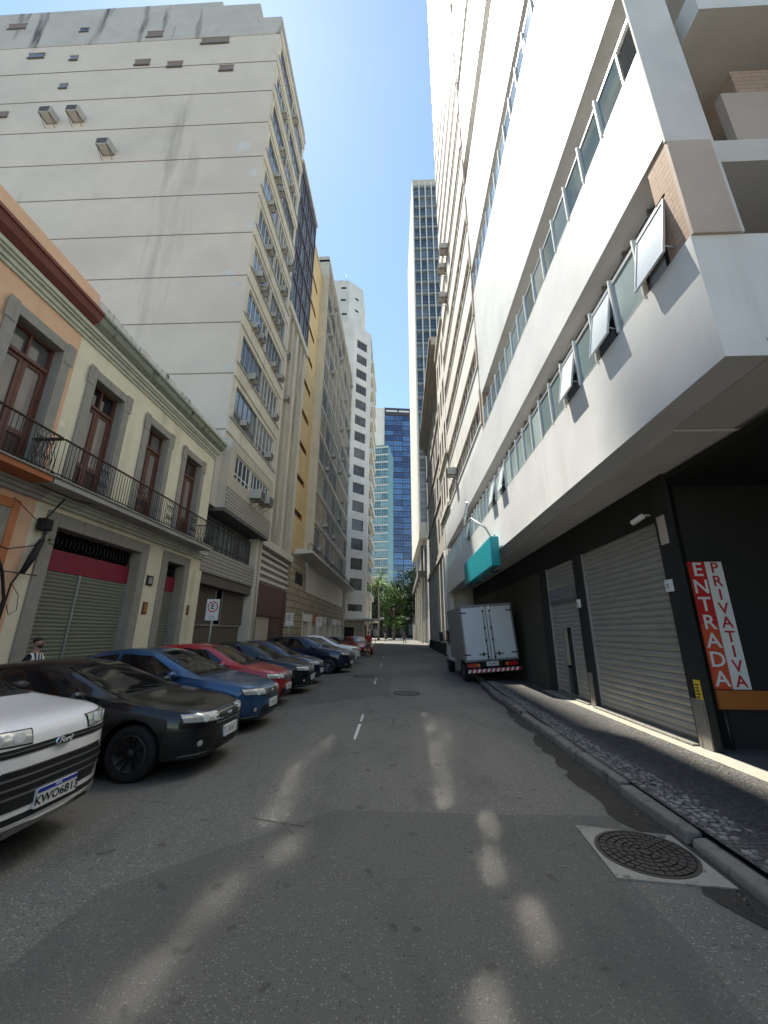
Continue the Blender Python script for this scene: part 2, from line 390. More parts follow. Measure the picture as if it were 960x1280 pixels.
class Face:
    """a facade: origin (x,y), direction u along it, outward normal n; a along, b up, d outward"""
    def __init__(s, ox, oy, u, n): s.o = Vector((ox, oy, 0)); s.u = Vector((*u, 0)).normalized(); s.n = Vector((*n, 0)).normalized()
    def p(s, a, b, d=0): return s.o+s.u*a+s.n*d+Vector((0, 0, b))
    def box(s, mb, a0, a1, b0, b1, d0, d1, mat):
        mb.hexa([s.p(a0, b0, d1), s.p(a1, b0, d1), s.p(a1, b0, d0), s.p(a0, b0, d0), s.p(a0, b1, d1), s.p(a1, b1, d1), s.p(a1, b1, d0), s.p(a0, b1, d0)], mat)
    def quad(s, mb, a0, a1, b0, b1, d, mat):
        mb.face([s.p(a0, b0, d), s.p(a1, b0, d), s.p(a1, b1, d), s.p(a0, b1, d)], mat)
    def wall(s, mb, a0, a1, b0, b1, ops, depth, mat, rmat=None, d=0):
        rmat = rmat or mat
        A = sorted({a0, a1, *[x for o in ops for x in o[:2] if a0 < x < a1]}); B = sorted({b0, b1, *[x for o in ops for x in o[2:4] if b0 < x < b1]})
        for j in range(len(B)-1):
            i = 0
            while i < len(A)-1:
                def inside(i): 
                    ca, cb = (A[i]+A[i+1])/2, (B[j]+B[j+1])/2
                    return any(o[0] < ca < o[1] and o[2] < cb < o[3] for o in ops)
                if inside(i): i += 1; continue
                k = i
                while k+1 < len(A)-1 and not inside(k+1): k += 1
                s.quad(mb, A[i], A[k+1], B[j], B[j+1], d, mat); i = k+1
        for o in ops:
            c = [(o[0], o[2]), (o[1], o[2]), (o[1], o[3]), (o[0], o[3])]
            for q in range(4):
                (x0, y0), (x1, y1) = c[q], c[(q+1) % 4]
                mb.face([s.p(x0, y0, d), s.p(x1, y1, d), s.p(x1, y1, d-depth), s.p(x0, y0, d-depth)], rmat)
    def window(s, a0, a1, b0, b1, depth, parent, nx=2, ny=1, gl='glass_dark', fr='grey_frame', fw=.05, name='window', sub=True, split=None, thick=.04):
        mb = MB(); s.quad(mb, a0, a1, b0, b1, -depth, gl)
        tgt = MB() if sub else mb
        d0, d1 = -depth+.004, -depth+thick
        s.box(tgt, a0, a1, b0, b0+fw, d0, d1, fr); s.box(tgt, a0, a1, b1-fw, b1, d0, d1, fr)
        s.box(tgt, a0, a0+fw, b0+fw, b1-fw, d0, d1, fr); s.box(tgt, a1-fw, a1, b0+fw, b1-fw, d0, d1, fr)
        for i in range(1, nx):
            a = a0+(a1-a0)*i/nx; s.box(tgt, a-fw*.35, a+fw*.35, b0+fw, b1-fw, d0, d1-.004, fr)
        ys = split if split else [i/ny for i in range(1, ny)]
        for t in ys:
            b = b0+(b1-b0)*t; s.box(tgt, a0+fw, a1-fw, b-fw*.35, b+fw*.35, d0, d1-.008, fr)
        g = mb.build(name, parent)
        if sub: tgt.build('frame', g)
        return g

# ================================================================== GROUND
def struct(mb, name): o = mb.build(name); o['kind'] = 'structure'; return o
KERB = [(-30, 2.2), (-4, 2.2), (2.5, 2.22), (4, 2.24), (5.6, 2.27), (9, 2.38), (12, 2.5), (17, 2.8), (23, 3.2), (30, 3.55), (48, 3.75), (68, 3.9)]
def kx(y):
    for (y0, x0), (y1, x1) in zip(KERB, KERB[1:]):
        if y <= y1: return x0+(x1-x0)*(y-y0)/(y1-y0)
    return KERB[-1][1]
g = MB(); g.face([(-900, -900, -.2), (900, -900, -.2), (900, 900, -.2), (-900, 900, -.2)], 'sidewalk'); struct(g, 'ground')
def gz(x): return min(0, (x+1.5)*.026)    # the road falls away to the left gutter
g = MB()
ys = [-30+i*2 for i in range(96)]; XS_ = (-6.9, -5, -3.2, -2.2, -1.5)
for y0, y1 in zip(ys, ys[1:]):
    g.face([(-1.5, y0, 0), (kx(y0)+.02, y0, 0), (kx(y1)+.02, y1, 0), (-1.5, y1, 0)], 'asphalt')
    for xa, xb in zip(XS_, XS_[1:]): g.face([(xa, y0, gz(xa)), (xb, y0, gz(xb)), (xb, y1, gz(xb)), (xa, y1, gz(xa))], 'asphalt')
struct(g, 'road')
g = MB(); g.face([(-60, 100, .004), (60, 100, .004), (60, 160, .004), (-60, 160, .004)], 'sidewalk'); struct(g, 'plaza_paving')
# right pavement
g = MB()
ys = [-12+i for i in range(81)]
for y0, y1 in zip(ys, ys[1:]): g.face([(kx(y0)+.14, y0, .12), (4.16, y0, .12), (4.16, y1, .12), (kx(y1)+.14, y1, .12)], 'mosaic_dark')
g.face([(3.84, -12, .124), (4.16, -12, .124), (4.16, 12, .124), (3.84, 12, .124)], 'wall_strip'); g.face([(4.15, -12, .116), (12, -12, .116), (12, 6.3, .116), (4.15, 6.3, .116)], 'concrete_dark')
struct(g, 'pavement')
# left pavement
g = MB(); g.box(-8.05, -6.9, -20, 100, -.25, .0, 'sidewalk'); struct(g, 'pavement')
# kerb stones on the right: worn, unequal lengths, some tipped
g = MB(); y = -8.0
while y < 66:
    L = random.uniform(.7, 1.25) if y < 20 else 2.5
    j = [random.uniform(-.035, .03) if y > 0 else 0 for _ in range(6)]
    y2 = y+L-random.uniform(.015, .06); a, b = kx(y), kx(y2); w = .17; ht = .112+random.uniform(-.035, .008)
    g.hexa([(a+j[0], y, -.01), (a+w, y, -.01), (b+w, y2, -.01), (b+j[1], y2, -.01), (a+.02+j[0], y, ht+j[4]*.5), (a+w, y, ht), (b+w, y2, ht), (b+.02+j[1], y2, ht+j[5]*.5)], 'kerb')
    y += L
o = struct(g, 'kerb'); md = o.modifiers.new('b', 'BEVEL'); md.width = .028; md.segments = 3
g = MB(); y = -12.0
while y < 98:
    g.box(-6.92, -6.78, y, y+.98, -.2, .005, 'kerb'); y += 1.0
struct(g, 'kerb')
# pale border stones set along the kerb, with gaps where they are lost
g = MB()
y = 2.6
while y < 14:
    lost = (3.55 < y < 3.7) or random.random() < .03
    wid = .30 if 3.8 < y < 6 else (.14 if y < 3.8 else .22)
    if y < 3.2: lost = random.random() < .7
    x = kx(y)+.17
    while x < kx(y)+.17+wid:
        s_ = random.uniform(.045, .075)
        if not lost and random.random() > .1:
            c = Vector((x+s_/2+random.uniform(-.008, .008), y+random.uniform(-.012, .012), 0)); an = random.uniform(-.5, .5)
            k = random.choice([4, 4, 5]); pr = [(c.x+math.cos(an+2*math.pi*i/k)*s_*.56, c.y+math.sin(an+2*math.pi*i/k)*s_*.56) for i in range(k)]
            hz = .124+random.uniform(0, .01)
            vs = [(px, py, .11) for px, py in pr]+[(c.x+(px-c.x)*.85, c.y+(py-c.y)*.85, hz) for px, py in pr]
            g.mesh(vs, [tuple(range(k, 2*k))]+[(i, (i+1) % k, k+(i+1) % k, k+i) for i in range(k)], random.choice(['mosaic_light', 'kerb', 'stone_pale', 'stone_pale']))
        x += s_+.012
    y += .07
tag(g.build('border_stones'), 'pale mosaic stones along the right kerb edge', 'stones', kind='stuff')
# loose grit and dirt in the gutter
g = MB()
for i in range(900):
    y = 2.5+random.random()**1.4*16; x = kx(y)-abs(random.gauss(0, .09))-.01; s_ = random.uniform(.004, .017)
    vs = [(x+random.uniform(-s_, s_), y+random.uniform(-s_, s_), random.uniform(.001, s_)) for _ in range(4)]
    g.mesh(vs, [(0, 1, 2), (0, 2, 3), (0, 1, 3), (1, 2, 3)], random.choice(['kerb', 'bark', 'dark_inside', 'dark_inside']))
tag(g.build('gutter_grit'), 'grit and dead leaves lying in the right gutter', 'grit', kind='stuff')
g = MB(); y = 2.4; pw = .12
while y < 20:
    w2 = max(.07, min(.34, pw+random.uniform(-.09, .09))); y2 = y+.17
    g.face([(kx(y)-pw, y, .004), (kx(y)+.03, y, .004), (kx(y2)+.03, y2, .004), (kx(y2)-w2, y2, .004)], 'dirt'); y = y2; pw = w2
struct(g, 'gutter')
# painted line dashes
for i, (y0, y1, x0, x1) in enumerate([(6.95, 8.95, -.745, -.79), (13.9, 15.7, -.88, -.93), (21, 23, -1.02, -1.08), (28, 30, -1.2, -1.25), (36, 38, -1.4, -1.45)]):
    g = MB(); n = 9
    for k in range(n):
        a, b = y0+(y1-y0)*k/n, y0+(y1-y0)*(k+1)/n-.0; xa, xb = x0+(x1-x0)*k/n, x0+(x1-x0)*(k+1)/n; w = .022+random.uniform(-.006, .004)
        if k in (5,) : continue
        g.face([(xa-w, a, .004), (xa+w, a, .004), (xb+w, b, .004), (xb-w, b, .004)], 'white_line')
    struct(g, 'road_marking')

# manholes
def manhole(x, y, r, label, slab=None, detail=True):
    t = empty('manhole', (x, y, 0), label, 'manhole')
    if slab:
        mb = MB(); n = 32; z = .012
        ring = [(x+math.cos(2*math.pi*i/n)*r*1.04, y+math.sin(2*math.pi*i/n)*r*1.04) for i in range(n)]
        # square outline matched to ring angles
        outl = []
        for i in range(n):
            a = 2*math.pi*i/n; dx, dy = math.cos(a), math.sin(a); best = None
            for (x1, y1), (x2, y2) in zip(slab, slab[1:]+slab[:1]):
                ex, ey = x2-x1, y2-y1; den = dx*ey-dy*ex
                if abs(den) < 1e-9: continue
                tt = ((x1-x)*ey-(y1-y)*ex)/den; u_ = ((x1-x)*dy-(y1-y)*dx)/den
                if tt > 0 and -1e-6 <= u_ <= 1+1e-6: best = tt if best is None else min(best, tt)
            outl.append((x+dx*best, y+dy*best))
        for i in range(n):
            k = (i+1) % n
            # keep the slab corners
            pts = [(*ring[i], z), (*outl[i], z)]
            for cx, cy in slab:
                ac = math.atan2(cy-y, cx-x) % (2*math.pi)
                if 2*math.pi*i/n < ac < 2*math.pi*(i+1)/n: pts.append((cx, cy, z))
            pts += [(*outl[k], z), (*ring[k], z)]
            mb.face(pts, 'frame_concrete')
            for p0, p1 in zip(pts[1:-1], pts[2:-1]): mb.face([p0, p1, (p1[0], p1[1], -.01), (p0[0], p0[1], -.01)], 'frame_concrete')
        mb.build('surround', t)
    mb = MB(); c = (x, y, 0)
    mb.lathe([(r*1.04, .0), (r*1.04, .016), (r*.97, .016), (r*.97, .004)], c, (0, 0, 1), 'cast_iron', 48, False); mb.build('rim', t)
    mb = MB(); mb.lathe([(0.001, .008), (r*.955, .008)], c, (0, 0, 1), 'dark_inside', 48, False)
    if detail:
        for j, (ra, rb, n) in enumerate([(.80, .93, 30), (.64, .76, 24), (.48, .60, 18), (.33, .44, 13), (.18, .29, 8)]):
            for i in range(n):
                a0 = 2*math.pi*(i+.09+(.5*(j % 2)))/n; a1 = a0+2*math.pi*.82/n
                q = lambda a, rr, z: (x+math.cos(a)*r*rr, y+math.sin(a)*r*rr, z)
                am = (a0+a1)/2
                vs = [q(a0, ra, .007), q(am, ra, .007), q(a1, ra, .007), q(a1, rb, .007), q(am, rb, .007), q(a0, rb, .007)]
                vs += [(vx, vy, .017) for vx, vy, _ in vs]
                mb.mesh(vs, [(6, 7, 8, 9, 10, 11)]+[(k, (k+1) % 6, 6+(k+1) % 6, 6+k) for k in range(6)], 'cast_iron')
        mb.lathe([(.001, .018), (r*.12, .018), (r*.12, .007)], c, (0, 0, 1), 'cast_iron', 16, False)
    else: mb.lathe([(0.001, .012), (r*.9, .012), (r*.92, .006)], c, (0, 0, 1), 'cast_iron', 24, False)
    mb.build('cover', t)
manhole(1.85, 3.73, .335, 'round patterned iron manhole cover in a square concrete slab by the kerb', [(2.2, 3.30), (2.22, 4.02), (1.5, 4.16), (1.46, 3.38)])
manhole(.13, 12.0, .36, 'small dark iron manhole cover flush in mid road ahead of the truck tail', None, False)
manhole(-1.45, 16.4, .38, 'small dark iron manhole cover in the road in front of the parked row', None, False)
manhole(2.75, 3.35, .1, 'small round valve cover in the dark pavement beside the kerb', None, False)

# ================================================================== LEFT SIDE
XL = -8.0
FL = Face(XL, 0, (0, 1), (1, 0))
def balustrade(parent, y0, y1, x, xw, z0, z1, ends):
    mb = MB()
    mb.tube([(x, y0, z1), (x, y1, z1)], .024, 'rust_iron', 6); mb.tube([(x, y0, z0+.06), (x, y1, z0+.06)], .014, 'iron', 6)
    for e in ends:
        mb.tube([(x, e, z1), (xw, e, z1)], .02, 'rust_iron', 6); mb.tube([(x, e, z0+.06), (xw, e, z0+.06)], .014, 'iron', 6)
        k = 0
        xx = xw+.1
        while xx < x-.05:
            mb.tube([(xx, e, z0+.02), (xx+.04, e, z0+.35), (xx-.04, e, z0+.6), (xx, e, z1)], .009, 'iron', 4); xx += .11
    yy = y0+.02; i = 0
    while yy < y1:
        ph = (i % 15)
        if ph in (11, 12, 13, 14):   # scrolled panel
            for sg in (-1, 1):
                pts = []
                for q in range(19):
                    tq = q/18; pts.append((x, yy+sg*.05*math.sin(tq*math.pi*3), z0+.06+(z1-z0-.08)*tq))
                mb.tube(pts, .008, 'iron', 4)
            for zc in (z0+.28, z0+.62):
                mb.tube([(x, yy+.05*math.cos(q*.7)*(1-q*.06), zc+.07*math.sin(q*.7)*(1-q*.06)) for q in range(11)], .007, 'iron', 4)
        else: mb.tube([(x, yy, z0+.02), (x, yy, z1)], .0095, 'iron', 4)
        yy += .098; i += 1
    mb.build('railing', parent)
def french_door(F, parent, a0, a1, b0, b1, surround='granite', leafc='wood'):
    """timber glazed double door set deep in a granite surround"""
    dp = .28
    mb = MB(); F.quad(mb, a0, a1, b0, b1, -dp-.03, 'dark_inside'); g = mb.build('window', parent)
    mb = MB(); w = .24
    F.box(mb, a0-w, a0, b0, b1+w, 0.003, .06, surround); F.box(mb, a1, a1+w, b0, b1+w, 0.003, .06, surround)
    F.box(mb, a0, a1, b1, b1+w, 0.003, .06, surround)
    F.box(mb, a0-w-.05, a0-.05, b1-.25, b1+w+.03, .061, .075, surround); F.box(mb, a1+.05, a1+w+.05, b1-.25, b1+w+.03, .061, .075, surround)
    o = mb.build('surround', g, bevel=.012)
    mb = MB(); fwd = .06; tr = b1-.62
    for x0, x1 in ((a0, a0+fwd), (a1-fwd, a1)): F.box(mb, x0, x1, b0, b1, -dp, -dp+.1, leafc)
    F.box(mb, a0+fwd, a1-fwd, b1-fwd, b1, -dp, -dp+.098, leafc); F.box(mb, a0+fwd, a1-fwd, tr-.04, tr+.04, -dp, -dp+.12, leafc)
    mid = (a0+a1)/2; F.box(mb, mid-.025, mid+.025, tr+.04, b1-fwd, -dp, -dp+.09, leafc)
    F.quad(mb, a0+fwd, a1-fwd, tr+.04, b1-fwd, -dp+.02, 'glass_dark'); mb.build('frame', g)
    for x0, x1 in ((a0+fwd, mid-.004), (mid+.004, a1-fwd)):
        mb = MB(); st = .085; bm = b0+.95
        F.box(mb, x0, x0+st, b0, tr-.042, -dp, -dp+.07, leafc); F.box(mb, x1-st, x1, b0, tr-.042, -dp, -dp+.07, leafc)
        F.box(mb, x0+st, x1-st, tr-.13, tr-.042, -dp, -dp+.068, leafc); F.box(mb, x0+st, x1-st, bm-.06, bm+.06, -dp, -dp+.068, leafc)
        F.box(mb, x0+st, x1-st, b0, b0+.12, -dp, -dp+.068, leafc); F.box(mb, x0+st, x1-st, b0+.12, bm-.06, -dp, -dp+.03, 'wood_dark')
        F.quad(mb, x0+st, x1-st, bm+.06, tr-.13, -dp+.035, 'curtain_pane'); mb.build('door_leaf', g)
    return g
def roller(F, parent, a0, a1, b0, b1, depth, m, pitch=.09, amp=.018, mid=(), name='shutter', fr='galv', wicket=None):
    mb = MB(); n = int((b1-b0)/pitch); prof = []
    for i in range(n):
        z = b0+(b1-b0)*i/n; h = (b1-b0)/n
        prof += [(z, 0), (z+h*.45, amp), (z+h*.8, amp*.8), (z+h*.97, -amp*.3)]
    prof.append((b1, 0))
    segs = [(a0, a1)]
    if wicket: segs = None
    for (z0, d0), (z1, d1) in zip(prof, prof[1:]):
        if wicket and wicket[2] < (z0+z1)/2 < wicket[3]: ss = [(a0, wicket[0]), (wicket[1], a1)]
        else: ss = [(a0, a1)]
        for q0, q1 in ss: mb.face([F.p(q0, z0, -depth+d0), F.p(q1, z0, -depth+d0), F.p(q1, z1, -depth+d1), F.p(q0, z1, -depth+d1)], m)
    o = mb.build(name, parent)
    for q0, q1, e in [(a0-.04, a0, 0), (a1, a1+.04, 0)]+[(q-.03, q+.03, .02) for q in mid]: mb = MB(); F.box(mb, q0, q1, b0, b1, -depth+e, -depth+.05+e*.25, fr); mb.build('guide_rail', o)
    return o
def ground_opening(F, parent, a0, a1, b1, split, w=.32):
    mb = MB()
    F.box(mb, a0-w, a0, .1, b1+w, 0.003, .05, 'granite'); F.box(mb, a1, a1+w, .1, b1+w, 0.003, .05, 'granite'); F.box(mb, a0, a1, b1, b1+w, 0.003, .05, 'granite')
    mb.build('surround', parent, bevel=.012)
    dp = .3; hz = b1-.45; fz = hz-.5
    mb = MB(); F.quad(mb, a0, a1, hz, b1, -dp-.06, 'dark_inside')
    n = max(4, int((a1-a0)/.13))
    for i in range(n):
        c = a0+(a1-a0)*(i+.5)/n; h = (a1-a0)/n
        for s0, s1 in ((-.5, .5), (.5, -.5)): mb.tube([F.p(c+s0*h, hz, -dp), F.p(c+s1*h, b1, -dp)], .012, 'iron', 4)
    mb.build('grille', parent)
    mb = MB(); F.box(mb, a0, a1, fz, hz, -dp-.04, -dp+.03, 'fascia_red'); mb.build('fascia_panel', parent)
    roller(F, parent, a0+.04, a1-.04, .12, fz, dp, 'shutter_green', mid=split)

def townhouse(name, label, y0, y1, wallm, upper, lower_ops, corn, parap, ptop, bal, lower_wall):
    t = empty(name, (XL, y0, 0), label, 'building')
    ops = [(a, b, 4.72, 7.95) for a, b in upper]+lower_ops
    mb = MB(); FL.wall(mb, y0, y1, -.2, 9.0, ops, .34, wallm, 'granite')
    mb.box(-22, XL-.36, y0, y1, 0, 9.5, wallm); mb.build('wall', t)
    for a, b in upper: french_door(FL, t, a, b, 4.72, 7.95)
    mb = MB()   # cornice
    for z0, z1, d in ((8.72, 8.80, .05), (8.80, 8.9, .1), (8.9, 8.96, .16), (8.96, 9.06, .21)): FL.box(mb, y0, y1, z0, z1, -.1, d, 'cream_mould')
    for (d0, z0), (d1, z1) in (((.21, 9.06), (.36, 9.16)), ((.36, 9.16), (.42, 9.32))):
        mb.face([FL.p(y0, z0, d0), FL.p(y1, z0, d0), FL.p(y1, z1, d1), FL.p(y0, z1, d1)], corn)
    FL.box(mb, y0, y1, 9.32, 9.40, -.1, .46, corn); mb.build('cornice', t)
    mb = MB(); n = int((y1-y0)/.35)
    if ptop == 'smooth': FL.box(mb, y0, y1, 9.40, 9.98, -.1, .2, parap)
    else:
        for i in range(n):
            a, b = y0+(y1-y0)*i/n, y0+(y1-y0)*(i+1)/n; FL.box(mb, a, b, 9.40, 9.78+random.uniform(-.05, .08), -.1, .24+random.uniform(-.03, .03), parap)
    mb.build('parapet', t)
    # string mouldings over the ground floor
    mb = MB(); FL.box(mb, y0, y1, 4.36, 4.44, 0, .1, lower_wall); FL.box(mb, y0, y1, 4.44, 4.52, 0, .17, lower_wall); FL.box(mb, y0, y1, 4.52, 4.575, 0, .24, lower_wall); mb.build('string_course', t)
    a, b = bal
    mb = MB(); mb.box(XL, -7.28, a, b, 4.58, 4.70, 'sill_orange' if wallm == 'peach' else 'concrete'); mb.box(XL, -7.24, a, b+.02, 4.702, 4.74, 'granite')
    mb.build('balcony_slab', t, bevel=.01)
    return t
tp = townhouse('townhouse', 'peach townhouse with oxblood cornice at the left edge', -4, 7.95, 'peach', [(-1.9, -.7), (1.2, 2.4), (3.7, 4.9), (6.4, 7.55)], [(1, 3.2, .1, 3.7), (5.2, 7.1, .1, 3.7)], 'oxblood', 'peach', 'smooth', (-3, 7.45), 'concrete')
balustrade(tp, -3, 7.45, -7.30, XL, 4.74, 5.6, [7.45])
for a0, a1 in ((1, 3.2), (5.2, 7.1)):
    mb = MB(); w = .3
    FL.box(mb, a0-w, a0, .1, 3.7+w, .003, .05, 'granite'); FL.box(mb, a1, a1+w, .1, 3.7+w, .003, .05, 'granite'); FL.box(mb, a0, a1, 3.7, 3.7+w, .003, .05, 'granite')
    FL.box(mb, a1+w, a1+w+.16, .1, 4.2, .003, .07, 'granite_red'); FL.box(mb, a0-w-.16, a1+w, 4.0+.002, 4.2, .003, .07, 'granite_red'); mb.build('surround', tp, bevel=.012)
    mb = MB(); FL.quad(mb, a0, a1, .1, 3.7, -.3, 'dark_inside')
    for k in range(9): mb.tube([FL.p(a0+(a1-a0)*(k+.5)/9, 3.05, -.25), FL.p(a0+(a1-a0)*(k+.5)/9, 3.7, -.25)], .02, 'rust_iron', 5)
    FL.box(mb, a0, a1, 2.95, 3.05, -.28, -.2, 'wood_dark'); FL.box(mb, a0, a1, .1, 2.95, -.29, -.22, 'wood_dark'); mb.build('door', tp)
mb = MB(); FL.box(mb, 4.2, 7.0, 2.78, 3.16, .1, .34, 'peach'); tag(mb.build('shop_sign'), 'plain orange sign box hanging at the ground floor of the peach townhouse', 'sign')

tc = townhouse('townhouse', 'cream townhouse with three balcony doors and green roller shutters', 7.95, 15.4, 'cream', [(8.62, 9.72), (10.96, 12.02), (13.22, 14.36)], [(8.58, 11.72, .1, 3.92), (13.16, 14.26, .1, 3.92)], 'mossy', 'parapet_white', 'rough', (7.5, 14.75), 'cream_mould')
balustrade(tc, 7.52, 14.72, -7.30, XL, 4.74, 5.6, [7.52, 14.72])
ground_opening(FL, tc, 8.58, 11.72, 3.92, [9.9]); ground_opening(FL, tc, 13.16, 14.26, 3.92, [])
mb = MB()
mb = MB(); mb.box(-7.999, -7.96, 12.2, 12.5, 3.0, 3.3, 'black')
mb.box(-7.959, -7.95, 12.26, 12.44, 3.05, 3.25, 'galv'); tag(mb.build('number_plate'), 'small black house number panel between the two green shutters', 'plaque')
mb = MB(); mb.box(-7.999, -7.97, 12.24, 12.46, 2.12, 2.48, 'wood'); mb.box(-7.969, -7.96, 12.28, 12.42, 2.16, 2.44, 'bar_orange'); tag(mb.build('wall_plaque'), 'small brown wall plaque below the black number panel', 'plaque')
mb = MB(); mb.box(-7.999, -7.96, 14.85, 15.05, 2.2, 2.55, 'wood'); mb.box(-7.959, -7.95, 14.88, 15.02, 2.24, 2.5, 'bar_orange'); tag(mb.build('wall_plaque'), 'brown wall plaque right of the narrow green shutter', 'plaque')
# corner pilaster of the cream house
mb = MB(); FL.box(mb, 14.95, 15.4, .1, 3.9, .002, .1, 'cream'); mb.build('pilaster', tc)
# cables and boxes on the joint of the two townhouses
mb = MB()
mb.tube([(-7.9, 7.55, .3), (-7.9, 7.62, 1.2), (-7.88, 7.7, 2.2), (-7.86, 7.5, 2.7), (-7.85, 7.1, 3.3), (-7.86, 6.9, 3.6)], .03, 'black', 6)
mb.tube([(-7.9, 7.66, .3), (-7.9, 7.72, 1.4), (-7.87, 7.75, 2.5), (-7.85, 8.0, 3.1), (-7.85, 8.2, 3.5), (-7.88, 8.15, 4.0), (-7.7, 8.3, 4.5)], .018, 'black', 6)
mb.tube([(-7.86, 6.8, 3.3), (-7.8, 7.4, 3.15), (-7.84, 8.0, 3.35), (-7.86, 8.25, 3.7)], .012, 'black', 5)
mb.tube([(-7.86, 6.5, 2.72), (-7.86, 8.25, 2.74)], .012, 'black', 5)
mb.tube([(-7.86, 7.3, 4.2), (-7.8, 7.8, 3.9), (-7.86, 8.2, 3.85)], .009, 'black', 5)
mb.tube([(-7.85, 7.75, 2.5), (-7.85, 7.95, 2.3), (-7.85, 8.0, 2.0), (-7.85, 7.85, 1.9), (-7.85, 7.75, 2.1)], .007, 'black', 5)
mb.tube([(-7.85, 7.62, 1.2), (-7.83, 7.85, 1.1), (-7.83, 7.9, .8), (-7.85, 7.68, .7)], .009, 'black', 5)
mb.tube([(-7.6, 7.5, 4.55), (-7.55, 8.4, 4.5), (-7.5, 9.2, 4.62)], .012, 'black', 5)
tag(mb.build('cable_bundle'), 'tangled black cables running down between the peach and cream townhouses', 'cables')
mb = MB(); mb.box(-7.95, -7.78, 8.02, 8.26, 3.72, 3.98, 'black'); mb.box(-7.779, -7.76, 8.05, 8.23, 3.75, 3.95, 'rubber'); tag(mb.build('junction_box', bevel=.01), 'upper black cable junction box on the cream townhouse', 'junction box')
mb = MB(); mb.tube([(-7.85, 7.9, 2.75), (-7.84, 8.02, 3.1), (-7.84, 8.14, 3.5)], [.05, .075, .055], 'black', 10); tag(mb.build('cable_joint'), 'fat black cable joint tilted below the junction box', 'cable joint')
mb = MB()
for k in range(26):
    a = random.uniform(0, 6.28); l = random.uniform(.08, .2); c = Vector((-7.82, 8.3, 3.5)); d = Vector((random.uniform(0, .5), math.cos(a), math.sin(a)*.8+.2))*l; s_ = Vector((.2, -d.z, d.y)).normalized()*.02
    mb.face([c, c+d*.6+s_, c+d, c+d*.6-s_], 'leaf_palm')
tag(mb.build('wall_weed'), 'small green weed sprouting from the cream townhouse wall', 'plant')

# ---- tall block with the blank side wall
tb = empty('apartment_block', (XL, 15.4, 0), 'tall grey block with huge blank side wall and floor seams', 'building')
YB = 16.0; YE = 22.8; TOP = 42.3
Z0 = 10.35; FH = 3.02
floors = [Z0+FH*i for i in range(11)]     # floor lines
mb = MB()
mb.face([(-60, YB, 9.0), (XL, YB, 9.0), (XL, YB, TOP-1.6), (-60, YB, TOP-1.6)], 'blank_wall')
mb.box(-60, XL-1.0, YB+.02, YE, 0, TOP-1.7, 'beige'); mb.build('wall', tb)
mb = MB()
mb.box(-60, XL, YB-.03, YE, TOP-1.6, TOP, 'blank_cap'); mb.box(-9.7, XL-.01, YB-.028, YE, TOP+.002, TOP+.35, 'blank_cap'); mb.box(-60, -9.72, YB-.03, YE, TOP+.002, TOP+2.1, 'blank_cap'); mb.box(-60, -12.5, YB-.031, YE, TOP+2.1, TOP+2.6, 'blank_cap')
mb.build('parapet', tb)
mb = MB()
for z in [10.55+3.02*k for k in range(11)]: mb.box(-60, XL+.002, YB-.025, YB+.01, z-.02, z+.02, 'groove')
mb.build('seam', tb)
FS = Face(0, YB, (1, 0), (0, -1))
# small side windows / vents in the blank wall
for x, z, w, h, m in [(-27.39, 43.3, 1.3, .55, 'vent_brown'), (-22.19, 42.4, .6, .4, 'glass_dark'), (-16.87, 41.4, 1.1, .6, 'vent_brown'), (-12.46, 40.3, 1.9, .6, 'vent_brown'), (-25.0, 39.7, 1.1, .45, 'glass_dark'), (-22.2, 39.2, .5, .4, 'glass_dark'), (-17.2, 38.3, 1, .5, 'vent_brown'), (-14.9, 37.9, 1.0, .5, 'vent_brown'), (-11.3, 37.2, .9, .5, 'vent_brown'), (-22.2, 36.2, .5, .4, 'glass_dark'), (-25.9, 33.6, 1.2, .45, 'vent_brown')]:
    z = min(z, 40.3) if z > 40.8 and m == 'x' else z
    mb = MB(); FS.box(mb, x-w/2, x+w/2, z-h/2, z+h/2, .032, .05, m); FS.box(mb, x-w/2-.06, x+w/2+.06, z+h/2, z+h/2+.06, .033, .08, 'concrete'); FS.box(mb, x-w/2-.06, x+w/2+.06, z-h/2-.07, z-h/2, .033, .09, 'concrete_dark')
    mb.build('vent_window', tb)
for x, z, w, h in [(-9.3, 29.6, 1.0, .9), (-8.5, 27.3, .5, .8), (-9.0, 19.7, 1.0, .6), (-8.5, 19.0, .5, .5), (-9.23, 15.75, .5, .14), (-8.25, 23.2, .4, .6), (-8.3, 13.9, .4, .4)]:
    n = 9; mb = MB(); ring = [(x+math.cos(2*math.pi*i/n)*w/2*random.uniform(.75, 1.1), YB-.006, z+math.sin(2*math.pi*i/n)*h/2*random.uniform(.7, 1.1)) for i in range(n)]
    mb.face([(min(p[0], XL-.01), p[1], p[2]) for p in ring], 'patch_white'); mb.build('repair_patch', tb)
